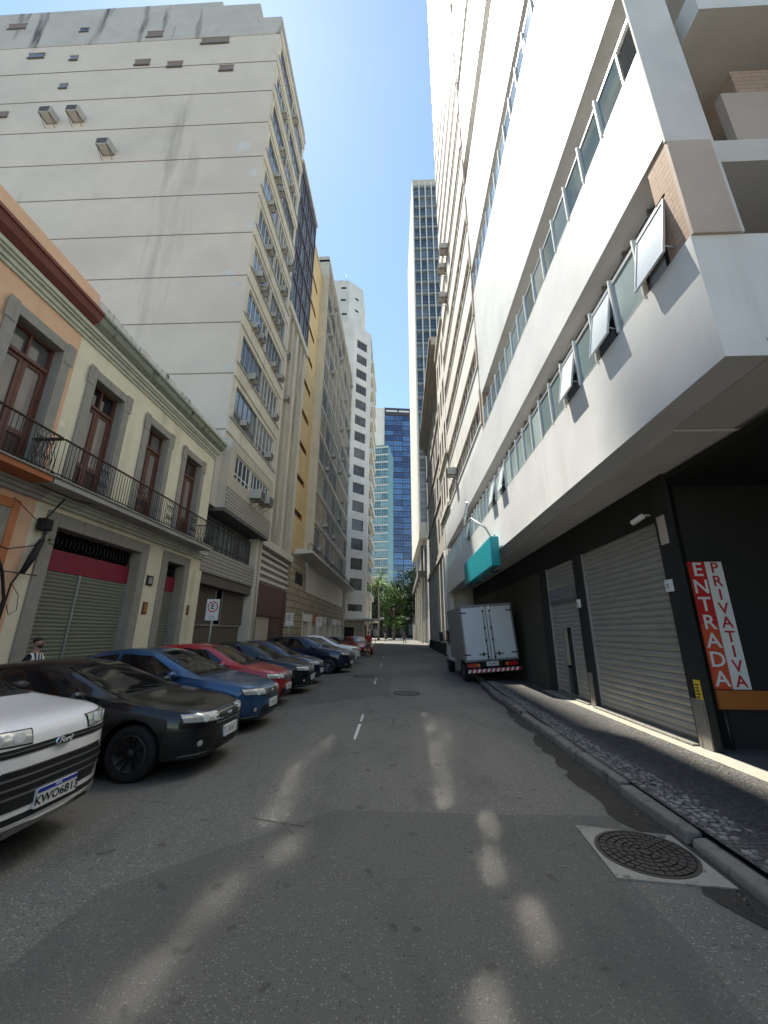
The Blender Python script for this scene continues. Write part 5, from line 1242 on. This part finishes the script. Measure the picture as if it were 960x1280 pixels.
            mb.lathe([(.055, .06), (.05, .085), (.001, .088)], c, ax, rmn, 16); mb.lathe([(wr*.66, .09), (wr*.64, .1), (wr*.61, .09)], c, ax, rmn, 32); mb.build('rim', o_, local=True)
    mb = MB(); mb.box(-L/2+.35, L/2-.3, -.6, .6, D['zb']-.02, D['zb']+.15, 'black'); mb.build('underbody', root, local=True)
    root.location = (x, y, gz(x)-.0); root.rotation_euler = (0, R(-1.5), R(ang)); root.scale = (.96, .96, .96)
    return root
def put(name, label, D, pm, nose, yc, ang, **k):
    """nose = x,y of the middle of the front bumper on plan"""
    a = R(ang); return make_car(name, label, D, pm, nose-math.cos(a)*D['L']*.48, yc-math.sin(a)*D['L']*.48, ang, **k)
put('parked_car', 'white SUV with wide barred grille nearest the camera', SUV, 'paint_white', -2.72, 3.5, 1, plate='KWO6B13', emblem='oval')
put('parked_car', 'black sedan with tinted glass and black wheels beside the white SUV', LOW, 'paint_black', -2.3, 5.82, 0, plate='plain', emblem='h', rim='rim_black', grille='chrome')
put('parked_car', 'metallic blue sedan between the black sedan and the red hatchback', SEDAN, 'paint_blue', -2.4, 8.0, -1, plate='plain')
put('parked_car', 'bright red hatchback in the row of parked cars', HATCH, 'paint_red', -2.75, 10.35, 0, plate='plain')
put('parked_car', 'black hatchback parked just past the red hatchback', HATCH, 'paint_black', -2.6, 12.4, 0, plate='plain')
put('parked_car', 'navy hatchback with a round bright headlight before the tall navy SUV', HATCH, 'paint_navy', -2.75, 14.6, 0, plate='plain')
put('parked_car', 'tall navy SUV with silver wheels standing further out than its neighbours', SUV2, 'paint_navy', -2.15, 18.3, -6, plate='plain')
put('parked_car', 'slate grey hatchback half hidden behind the tall navy SUV', HATCH, 'paint_slate', -2.3, 20.9, 0, plate='plain')
put('parked_car', 'white SUV far down the parked row', SUV2, 'paint_white', -2.35, 23.6, -2, plate='plain')
put('parked_car', 'dark hatchback just past the far white SUV', HATCH, 'paint_black', -3.2, 26.2, 0, plate='plain')
put('parked_car', 'dark red car at the far end of the parked row', HATCH, 'paint_red', -2.6, 31.5, -60, plate='plain')
put('parked_car', 'dark grey sedan beyond the walker in red', SEDAN, 'paint_slate', -3.4, 36, -4, plate='plain')

# ---- box truck
t = empty('box_truck', (3.02, 17.0, 0), 'small white box truck with closed rear doors parked half on the right pavement', 'truck')
ty0 = -2.85; bw = .88; z0, z1 = .72, 2.5
mb = MB(); mb.box(-bw, bw, ty0+.03, ty0+3.2, z0, z1, 'truck_side'); o = mb.build('cargo_box', t, local=True, bevel=.01)
mb = MB()
for sx in (-1, 1):
    mb = MB()
    for k in range(15): mb.box(sx*bw-.012 if sx < 0 else bw, sx*bw if sx < 0 else bw+.012, ty0+.12+k*.205, ty0+.2+k*.205, z0+.06, z1-.06, 'truck_side')
    mb.build('side_rib', o, local=True)
mb = MB()
for x0, x1, a, b in ((-bw-.012, bw+.012, z1-.06, z1+.02), (-bw-.012, bw+.012, z0-.03, z0+.03), (-bw-.012, -bw+.05, z0+.03, z1-.06), (bw-.05, bw+.012, z0+.03, z1-.06)): mb.box(x0, x1, ty0, ty0+.06, a, b, 'grey_frame')
mb.build('rear_frame', t, local=True)
for sx in (-1, 1):
    mb = MB(); xa, xb = sorted((sx*.015, sx*(bw-.05))); mb.box(xa, xb, ty0-.012, ty0+.03, z0+.035, z1-.065, 'truck_white'); o = mb.build('rear_door', t, local=True, bevel=.006)
    mb = MB(); x = sx*.11; mb.tube([(x, ty0-.03, z0-.0), (x, ty0-.03, z1-.03)], .014, 'ac_dark', 8)
    for z in (z0+.1, 1.35, z1-.2, 1.75): mb.box(x-.03, x+.03, ty0-.05, ty0-.0125, z-.025, z+.025, 'black')
    mb.tube([(x, ty0-.045, z0+.2), (x+sx*.3, ty0-.045, z0+.19)], .014, 'black', 6); mb.box(x+sx*.15-.02, x+sx*.15+.02, ty0-.055, ty0-.0125, z0+.14, z0+.26, 'black'); mb.build('lock_rod', o, local=True)
    for z in (z0+.2, z1-.22):
        mb = MB(); xa, xb = sorted((sx*(bw-.2), sx*(bw+.01))); mb.box(xa, xb, ty0-.022, ty0-.0125, z-.02, z+.02, 'black'); mb.build('hinge', o, local=True)
mb = MB(); n = 22
for k in range(n):
    x0 = -.86+1.72*k/n; x1 = x0+1.72/n
    mb.mesh([(x0, ty0-.06, .36), (x1, ty0-.06, .36), (x1+.05, ty0-.06, .46), (x0+.05, ty0-.06, .46)], [(0, 1, 2, 3)], 'sign_red' if k % 2 else 'sign_white')
mb.box(-.9, .98, ty0-.058, ty0-.02, .34, .48, 'black'); mb.tube([(-.5, ty0, .42), (-.5, ty0+.4, .6)], .03, 'black', 6); mb.tube([(.5, ty0, .42), (.5, ty0+.4, .6)], .03, 'black', 6)
mb.build('rear_bumper', t, local=True)
for sx in (-1, 1):
    mb = MB(); xa, xb = sorted((sx*.52, sx*.84)); mb.box(xa, xb, ty0+.0, ty0+.06, .52, .64, 'lamp_red'); xa, xb = sorted((sx*.42, sx*.52)); mb.box(xa, xb, ty0+.0, ty0+.06, .53, .63, 'lamp_amber'); mb.build('tail_lamp', t, local=True)
mb = MB(); mb.box(-.2, .2, ty0-.0, ty0+.02, .54, .67, 'plate_white'); mb.box(-.15, .15, ty0-.003, ty0, .58, .63, 'concrete'); mb.build('number_plate', t, local=True)
mb = MB(); mb.box(-.35, .35, ty0+.1, 2.6, .5, .68, 'black'); mb.build('chassis', t, local=True)
for wx, wy in ((-.72, ty0+1.05), (.72, ty0+1.05), (-.72, 1.9), (.72, 1.9)):
    mb = MB(); mb.lathe([(.2, -.11), (.34, -.12), (.37, -.08), (.37, .08), (.34, .12), (.2, .11)], (wx, wy, .37), (1, 0, 0), 'rubber', 28); w_ = mb.build('wheel', t, local=True)
    mb = MB(); mb.lathe([(.21, .1 if wx > 0 else -.1), (.12, .05 if wx > 0 else -.05), (.001, .08 if wx > 0 else -.08)], (wx, wy, .37), (1, 0, 0), 'rim', 20); mb.build('rim', w_, local=True)
mb = MB(); mb.hexa([(-.84, .5, .5), (.84, .5, .5), (.84, 2.35, .5), (-.84, 2.35, .5), (-.8, .5, 1.95), (.8, .5, 1.95), (.76, 1.75, 1.95), (-.76, 1.75, 1.95)], 'truck_white'); o = mb.build('cab', t, local=True, bevel=.06)
mb = MB(); 
for sx in (-1, 1): xa, xb = sorted((sx*.838, sx*.845)); mb.box(xa-.02, xb, .7, 1.5, 1.2, 1.75, 'car_glass')
mb.build('side_window', o, local=True)
mb = MB(); mb.tube([(-.85, 1.6, 1.3), (-1.05, 1.65, 1.35), (-1.05, 1.65, 1.7)], .015, 'black', 5); mb.box(-1.14, -.98, 1.62, 1.66, 1.3, 1.68, 'black'); mb.build('side_mirror', o, local=True)
t.location = (3.02-.03, 17.0, .055); t.rotation_euler = (0, R(-4.3), R(1.5))

# ================================================================== PEOPLE
def make_person(label, loc, h, rz, shirt, legs, lean=0, stripes=False, stride=.18, arms=(.25, -.25), beard=False, longs=False, bag=None, headturn=0):
    t = empty('person', loc, label, 'person', rz=rz); k = h/1.75
    def skin(name, J, E_, mat, par=t, root=0, sub=2):
        me = bpy.data.meshes.new(name); me.from_pydata([Vector(j[:3])*k for j in J], E_, []); o = bpy.data.objects.new(name, me); COL.objects.link(o); o.parent = par
        o.modifiers.new('skin', 'SKIN').use_smooth_shade = True
        for i, j in enumerate(J):
            r = j[3]; r = r if isinstance(r, tuple) else (r, r); sv = me.skin_vertices[0].data[i]; sv.radius = (r[0]*k, r[1]*k); sv.use_root = i == root
        md = o.modifiers.new('sub', 'SUBSURF'); md.levels = sub; md.render_levels = sub
        me.materials.append(MATS[mat]); return o
    ln = math.sin(lean)
    # facing +y in local space
    J = [(0, 0, .95, (.13, .1)), (0, ln*.12, 1.12, (.12, .09)), (0, ln*.3, 1.33, (.15, .1)), (0, ln*.42, 1.47, (.07, .06)), (0, ln*.5+.01, 1.55, (.052, .052)), (0, ln*.55+.02, 1.64, (.075, .09)), (0, ln*.55+.015, 1.71, (.065, .078))]
    E_ = [(0, 1), (1, 2), (2, 3), (3, 4), (4, 5), (5, 6)]
    for sx, sw in ((-1, arms[0]), (1, arms[1])):
        b = len(J)
        sh = (sx*.17, ln*.4, 1.41); el = (sx*.23, ln*.4+sw*.5, 1.14); wr_ = (sx*.22, ln*.4+sw*1.5+.06, .92); pa = (sx*.215, ln*.4+sw*1.7+.08, .85)
        J += [(*sh, .055), (*el, .04), (*wr_, .027), (*pa, (.036, .018))]; E_ += [(2, b), (b, b+1), (b+1, b+2), (b+2, b+3)]
        for f_ in range(4):
            c = len(J); oy = (f_-1.5)*.019; ll = (.075, .085, .08, .062)[f_]
            J += [(pa[0]-sx*.002, pa[1]+oy+.005, pa[2]-.04, .009), (pa[0]-sx*.012, pa[1]+oy+.01, pa[2]-.04-ll*.55, .008), (pa[0]-sx*.03, pa[1]+oy+.012, pa[2]-.04-ll, .007)]
            E_ += [(b+3, c), (c, c+1), (c+1, c+2)]
        c = len(J); J += [(pa[0]-sx*.005, pa[1]+.04, pa[2]-.005, .010), (pa[0]-sx*.015, pa[1]+.052, pa[2]-.045, .008)]; E_ += [(b+3, c), (c, c+1)]
    for sx, st_ in ((-1, stride), (1, -stride)):
        b = len(J); J += [(sx*.09, 0, .9, (.085, .09)), (sx*.1, st_*.55+.03, .5, .055), (sx*.1, st_, .09, .037), (sx*.105, st_+.06, .045, (.04, .035)), (sx*.11, st_+.15, .03, (.04, .025))]
        E_ += [(0, b), (b, b+1), (b+1, b+2), (b+2, b+3), (b+3, b+4)]
    skin('body', J, E_, 'skin')
    # clothes
    JS = [(0, 0, .93, (.155, .12)), (0, ln*.12, 1.12, (.145, .112)), (0, ln*.3, 1.33, (.175, .12)), (0, ln*.42, 1.455, (.085, .075))]; ES = [(0, 1), (1, 2), (2, 3)]
    for sx, sw in ((-1, arms[0]), (1, arms[1])):
        b = len(JS); JS += [(sx*.17, ln*.4, 1.41, .07), (sx*.215, ln*.4+sw*.35, 1.2, .062)]; ES += [(2, b), (b, b+1)]
    so_ = skin('shirt', JS, ES, 'stripes' if stripes else shirt)
    JL = [(0, 0, .93, (.145, .115))]; EL = []
    for sx, st_ in ((-1, stride), (1, -stride)):
        b = len(JL); JL += [(sx*.09, 0, .86, (.1, .1)), (sx*.1, st_*.55+.03, .5, .072)]; EL += [(0, b), (b, b+1)]
        if longs: JL += [(sx*.1, st_, .1, .055)]; EL += [(b+1, b+2)]
    skin('trousers', JL, EL, legs)
    hd = Vector((0, ln*.55+.015, 1.675)); mb = MB()
    def ell(c, r, mat, cut=None):
        nA, nB = 16, 10; V = []
        for i in range(nB+1):
            th = math.pi*i/nB
            for q in range(nA):
                a = 2*math.pi*q/nA; p = Vector((r[0]*math.sin(th)*math.cos(a), r[1]*math.sin(th)*math.sin(a), r[2]*math.cos(th)))
                if cut: p = cut(p)
                V.append((c+p)*k)
        mb.mesh(V, [(i*nA+q, i*nA+(q+1) % nA, (i+1)*nA+(q+1) % nA, (i+1)*nA+q) for i in range(nB) for q in range(nA)], mat, True)
    ell(hd+Vector((0, -.014, .022)), (.077, .093, .083), 'hair', lambda p: Vector((p.x, p.y if p.y < .05 or p.z > .04 else .05, max(p.z, -.03 if p.y < 0 else .02)))); mb.build('hair', t, local=True)
    mb = MB()
    for sx in (-1, 1): ell(hd+Vector((sx*.032, .083, -.005)), (.012, .008, .007), 'hair'); ell(hd+Vector((sx*.032, .082, .018)), (.018, .007, .004), 'hair'); ell(hd+Vector((sx*.082, 0, -.012)), (.012, .02, .03), 'skin')
    ell(hd+Vector((0, .098, -.025)), (.013, .018, .022), 'skin'); ell(hd+Vector((0, .088, -.06)), (.024, .008, .006), 'letter_red'); mb.build('face', t, local=True)
    if beard: mb = MB(); ell(hd+Vector((0, .035, -.075)), (.062, .058, .045), 'hair'); mb.build('beard', t, local=True)
    mb = MB()
    for sx, st_ in ((-1, stride), (1, -stride)): mb.tube([Vector((sx*.105, st_-.05, .05))*k, Vector((sx*.107, st_+.06, .055))*k, Vector((sx*.11, st_+.19, .035))*k], [.045*k, .05*k, .035*k], 'black', 10)
    mb.build('shoes', t, local=True)
    return t
# striped shirt cloth
m, nt, b = new_mat('stripes'); tc = N(nt, 'ShaderNodeTexCoord'); sp = N(nt, 'ShaderNodeSeparateXYZ'); nt.links.new(tc.outputs['Object'], sp.inputs[0])
s_ = mathn(nt, 'SINE', mathn(nt, 'ADD', mathn(nt, 'MULTIPLY', sp.outputs[0], 62), 1.57)); nt.links.new(mixc(nt, mathn(nt, 'GREATER_THAN', s_, 0), (.65, .65, .63), (.012, .012, .012)), b.inputs['Base Color']); b.inputs['Roughness'].default_value = .85
MATS['stripes'] = m
make_person('bearded man in a black and white striped shirt behind the black sedan', (-7.0, 7.75, -.14), 1.60, R(-75), 'shirt_white', 'jeans', stripes=True, beard=True, stride=.2)
pr = make_person('person in a red shirt walking away beside the far parked cars', (-2.3, 29.0, 0), 1.70, R(5), 'shirt_red', 'khaki', stride=.12, arms=(.1, -.05))
make_person('distant pedestrian in dark clothes crossing at the end of the street', (.55, 70, 0), 1.72, R(60), 'shirt_black', 'jeans', longs=True)
make_person('distant pedestrian in a light shirt on the bright plaza', (-3.6, 92, 0), 1.7, R(-60), 'shirt_grey', 'khaki', longs=True)
make_person('dark figure standing at the far right kerb under the red traffic sign', (4.1, 47, .12), 1.75, R(180), 'shirt_black', 'jeans', longs=True, stride=.03)

# ================================================================== SIGNS
def parking_sign(x, y, label, z=1.98, w=.46, hgt=.72, arrow=True):
    t = empty('parking_sign', (x, y, .12), label, 'sign'); F = Face(0, y, (1, 0), (0, -1))
    mb = MB(); mb.tube([(x, y+.03, .12), (x, y+.03, z+hgt)], .028, 'galv', 8); mb.build('pole', t)
    mb = MB(); mb.box(x-w/2, x+w/2, y-.012, y, z, z+hgt, 'sign_white'); p = mb.build('panel', t, bevel=.004)
    mb = MB(); c = (x, y-.0125, z+hgt*.64); mb.lathe([(.185, 0), (.185, .003), (.15, .003), (.15, 0)], c, (0, -1, 0), 'sign_red', 32, False)
    text_mb(mb, 'E', .26, (x, y-.013, z+hgt*.64), (1, 0, 0), (0, 0, 1), 'black', .002, stretch=1.1)
    for i in range(2): mb.box(x-w*.3+.03*i, x+w*.3-.03*i, y-.015, y-.0122, z+.07+.06*i, z+.085+.06*i, 'grey_frame')
    mb.build('lettering', p)
parking_sign(-6.55, 13.9, 'nearest white parking sign with a red ringed E before the shops')
parking_sign(-6.55, 23.8, 'second white parking sign with a red ringed E by the brown wall')
parking_sign(-6.55, 32.5, 'third white parking sign under the concrete canopy', z=2.05)
t = empty('traffic_sign', (3.95, 46, .1), 'red and white chevron sign on a pole by the far right kerb', 'sign')
mb = MB(); mb.tube([(3.95, 46.03, .1), (3.95, 46.03, 4.3)], .035, 'galv', 8); mb.build('pole', t)
for z in (1.9, 2.75, 3.6):
    mb = MB(); n = 5
    mb.mesh([(3.95-.28, 45.99, z), (3.95+.28, 45.99, z), (3.95+.28, 45.99, z+.6), (3.95-.28, 45.99, z+.6)], [(0, 1, 2, 3)], 'sign_red')
    mb.mesh([(3.8, 45.985, z+.05), (3.9, 45.985, z+.05), (4.1, 45.985, z+.3), (3.9, 45.985, z+.55), (3.8, 45.985, z+.55), (4.0, 45.985, z+.3)], [(0, 1, 2, 5), (5, 2, 3, 4)], 'sign_white'); mb.build('panel', t)
for x, y, z, lb in ((-4.6, 62, 2.0, 'small white street sign on a pole by the palm tree'), (-4.0, 64, 1.2, 'low white street sign by the palm tree foot')):
    t = empty('street_sign', (x, y, 0), lb, 'sign'); mb = MB(); mb.tube([(x, y+.03, 0), (x, y+.03, z+.9)], .04, 'galv', 6); mb.build('pole', t); mb = MB(); mb.box(x-.32, x+.32, y-.01, y, z, z+.85, 'sign_white'); mb.box(x-.2, x-.05, y-.014, y-.01, z+.15, z+.7, 'grey_frame'); mb.build('panel', t)
t = empty('street_lamp', (-5.2, 66, 0), 'tall thin street lamp post in front of the palm tree', 'street lamp')
mb = MB(); mb.tube([(-5.2, 66, 0), (-5.2, 66, 6.2)], .07, 'beige_light', 8); mb.build('pole', t); mb = MB(); mb.tube([(-5.5, 66, 5.2), (-4.6, 66, 5.25)], .06, 'galv', 8); mb.build('lamp_head', t)

# ================================================================== AIR CONDITIONERS
def make_ac(w=.62, h=.42, d=.5):
    t = empty('air_conditioner', (0, 0, 0), 'x', 'air conditioner')
    mb = MB(); mb.box(0, d, -w/2, w/2, 0, h, 'ac_white'); mb.build('casing', t, local=True, bevel=.012)
    mb = MB(); 
    for k in range(7): mb.box(d+.001, d+.008, -w/2+.04, w/2-.04, .04+k*(h-.07)/7, .04+k*(h-.07)/7+.028, 'ac_dark')
    mb.lathe([(h*.36, .009), (h*.36, .016), (h*.3, .016)], (d, 0, h/2), (1, 0, 0), 'ac_dark', 16, False); mb.build('grille', t, local=True)
    for y in (-w/2+.06, w/2-.06): mb = MB(); mb.tube([(-.05, y, -.02), (d, y, -.02)], .014, 'rust_iron', 5); mb.tube([(-.05, y, -.35), (d*.9, y, -.02)], .012, 'rust_iron', 5); mb.build('bracket', t, local=True)
    return t
AC0 = make_ac(); used = [False]
def ac(x, y, z, label, group, rz=0, s=1.0):
    o = AC0 if not used[0] else copy_tree(AC0); used[0] = True
    o.location = (x, y, z); o.rotation_euler = (0, 0, rz); o.scale = (s, s, s); o['label'] = label; o['group'] = group; return o
ordn = ['first', 'second', 'third', 'fourth', 'fifth', 'sixth', 'seventh', 'eighth', 'ninth', 'tenth', 'eleventh']
gA = 'air conditioners on the front of the tall blank-walled block'
acs = [(0, [17.6, 21.4]), (1, [17.7, 21.7]), (2, [17.4, 18.2, 20.6, 21.9]), (3, [17.2, 17.9, 19.9, 20.6]), (4, [18.0, 20.9]), (5, [17.5, 20.2, 21.6]), (6, [17.9, 18.7]), (7, [18.1, 20.5]), (8, [17.8]), (9, [19.6])]
for i, L_ in acs:
    for j, y in enumerate(L_):
        ac(-8.02, y+random.uniform(-.1, .1), floors[i]+random.uniform(.9, 1.15), f'{ordn[j]} air conditioner from the corner on window band {i+1} from the bottom, blank-walled block', gA, s=random.uniform(.72, .92))
for j, y in enumerate((18.9, 20.2)): ac(-7.6, y, 8.05+.15*j, ['left', 'right'][j]+' of two air conditioners under the white mezzanine windows', 'air conditioners under the mezzanine windows', s=1.15)
gB = 'air conditioners on the grey grid office block'
n_ = 0
for r_ in range(0, 11):
    cs = sorted(random.sample(range(8), 2))
    for j, c_ in enumerate(cs): ac(-8.0, 36.6+c_*2.65+random.uniform(-.4, .4), 9.0+r_*3.05, f'{["nearer", "farther"][j]} air conditioner on window row {r_+1} from the bottom of the grey grid block', gB, s=.9)
for j, (y, z) in enumerate(((19.2, 24.6), (20.6, 24.6), (20.7, 22.3), (20.4, 9.9))): ac(3.06, y, z, ['upper near', 'upper far', 'middle', 'lowest'][j]+' air conditioner on the thin-banded white block', 'air conditioners on the white banded block', rz=math.pi, s=.95)
for j, (y, z) in enumerate(((23.6, 20.5), (24.3, 17.3))): ac(-8.33, y, z, ['upper', 'lower'][j]+' air conditioner on the ribbed beige building', 'air conditioners on the ribbed building', s=.9)
# units high on the blank wall, facing the camera
for j, (x, z, lb) in enumerate(((-22.05, 32.5, 'left of two air conditioners high on the blank side wall'), (-20.29, 32.5, 'right of two air conditioners high on the blank side wall'), (-17.63, 29.3, 'lone dark air conditioner lower on the blank side wall'))): ac(x, YB-.02, z, lb, 'air conditioners on the blank side wall', rz=-math.pi/2, s=1.25)

# ================================================================== TREES
def palm(x, y, h, label, spread=4.2, nf=22):
    t = empty('palm_tree', (x, y, 0), label, 'tree')
    mb = MB(); mb.tube([(x, y, 0), (x+.15, y, h*.5), (x, y+.1, h)], [.32, .24, .2], 'bark', 10); mb.build('trunk', t)
    mb = MB()
    for k in range(nf):
        a = 2*math.pi*k/nf*2.4+random.uniform(-.2, .2); el = R(random.uniform(5, 75)); Lf = spread*random.uniform(.8, 1.1); p = Vector((x, y+.1, h)); d = Vector((math.cos(a)*math.cos(el), math.sin(a)*math.cos(el), math.sin(el))); pts = [p.copy()]
        for q in range(10):
            d = (d+Vector((0, 0, -.17))).normalized(); p = p+d*Lf/10; pts.append(p.copy())
        mb.tube(pts, .03, 'leaf_palm', 4)
        for q in range(1, 11):
            dr = (pts[q]-pts[q-1]).normalized(); sd_ = dr.cross(Vector((0, 0, 1))).normalized()
            for hh_ in range(3):
                b_ = pts[q-1].lerp(pts[q], hh_/3)
                for sg in (-1, 1):
                    ll = (.9-.05*q)*random.uniform(.7, 1.1); tip = b_+(sd_*sg*.75+dr*.5+Vector((0, 0, -.45)))*ll; w = dr*.05
                    mb.face([b_-w, b_+w, tip], 'leaf_palm')
    mb.build('crown', t); return t
def broadleaf(x, y, h, rad, label, m='leaf_dark', n=2600, base=.35, leaf=.42):
    t = empty('tree', (x, y, 0), label, 'tree')
    mb = MB(); mb.tube([(x, y, 0), (x+.2, y, h*.3), (x-.1, y, h*.55)], [.4, .3, .2], 'bark', 9); ends = []
    for k in range(7):
        a = random.uniform(0, 6.28); e = Vector((x+math.cos(a)*rad*.6, y+math.sin(a)*rad*.6, h*random.uniform(.6, .88))); s0 = Vector((x, y, h*random.uniform(.3, .5)))
        mb.tube([s0, s0.lerp(e, .5)+Vector((0, 0, .4)), e], [.16, .1, .04], 'bark', 6); ends.append(e)
    mb.build('trunk', t); mb = MB()
    cl = [(e, rad*random.uniform(.3, .5)) for e in ends]+[(Vector((x+random.uniform(-1, 1)*rad*.7, y+random.uniform(-1, 1)*rad*.7, h*random.uniform(base, .92))), rad*random.uniform(.22, .42)) for _ in range(16)]
    for i in range(n):
        c, r = random.choice(cl); v = Vector((random.gauss(0, 1), random.gauss(0, 1), random.gauss(0, .8))).normalized()*r*random.uniform(.55, 1.05); p = c+v
        a = Vector((random.gauss(0, 1), random.gauss(0, 1), random.gauss(0, .5))).normalized(); b_ = a.cross(v).normalized() if a.cross(v).length > 1e-3 else Vector((1, 0, 0)); s_ = leaf*random.uniform(.5, 1.1)
        mb.face([p-a*s_, p+b_*s_*.5, p+a*s_, p-b_*s_*.5], m)
    mb.build('crown', t); return t
palm(-5.3, 96, 13.0, 'sunlit palm tree with drooping fronds at the end of the street', 5.6, 34)
palm(-8.6, 101, 13, 'shaded palm tree left of the sunlit palm', 4.8, 26)
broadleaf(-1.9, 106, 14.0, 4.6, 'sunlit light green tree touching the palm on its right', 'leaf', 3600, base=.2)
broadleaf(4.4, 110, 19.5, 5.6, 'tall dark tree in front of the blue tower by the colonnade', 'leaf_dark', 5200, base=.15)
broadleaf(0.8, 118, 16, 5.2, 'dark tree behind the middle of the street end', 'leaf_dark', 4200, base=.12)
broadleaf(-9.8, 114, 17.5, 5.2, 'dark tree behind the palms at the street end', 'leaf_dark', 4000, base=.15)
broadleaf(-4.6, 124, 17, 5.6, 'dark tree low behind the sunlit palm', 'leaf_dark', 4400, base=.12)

# small litter on the road
mb = MB(); mb.tube([(-1.35, 4.15, .006), (-1.05, 4.06, .012), (-.85, 4.02, .006)], .0035, 'bark', 5); mb.tube([(-1.05, 4.06, .012), (-.9, 3.88, .006)], .003, 'bark', 5); tag(mb.build('twig'), 'thin forked twig lying on the asphalt in the lower left road', 'twig')
mb = MB()
for i in range(500):
    x = random.uniform(-4.5, 2.1); y = random.uniform(2, 22); s_ = random.uniform(.004, .012); z = gz(x)
    vs = [(x+random.uniform(-s_, s_), y+random.uniform(-s_, s_), z+random.uniform(.001, s_)) for _ in range(4)]
    mb.mesh(vs, [(0, 1, 2), (0, 2, 3), (0, 1, 3), (1, 2, 3)], random.choice(['bark', 'kerb', 'dark_inside', 'leaf']))
tag(mb.build('road_grit'), 'scattered grit and leaf bits on the road', 'grit', kind='stuff')
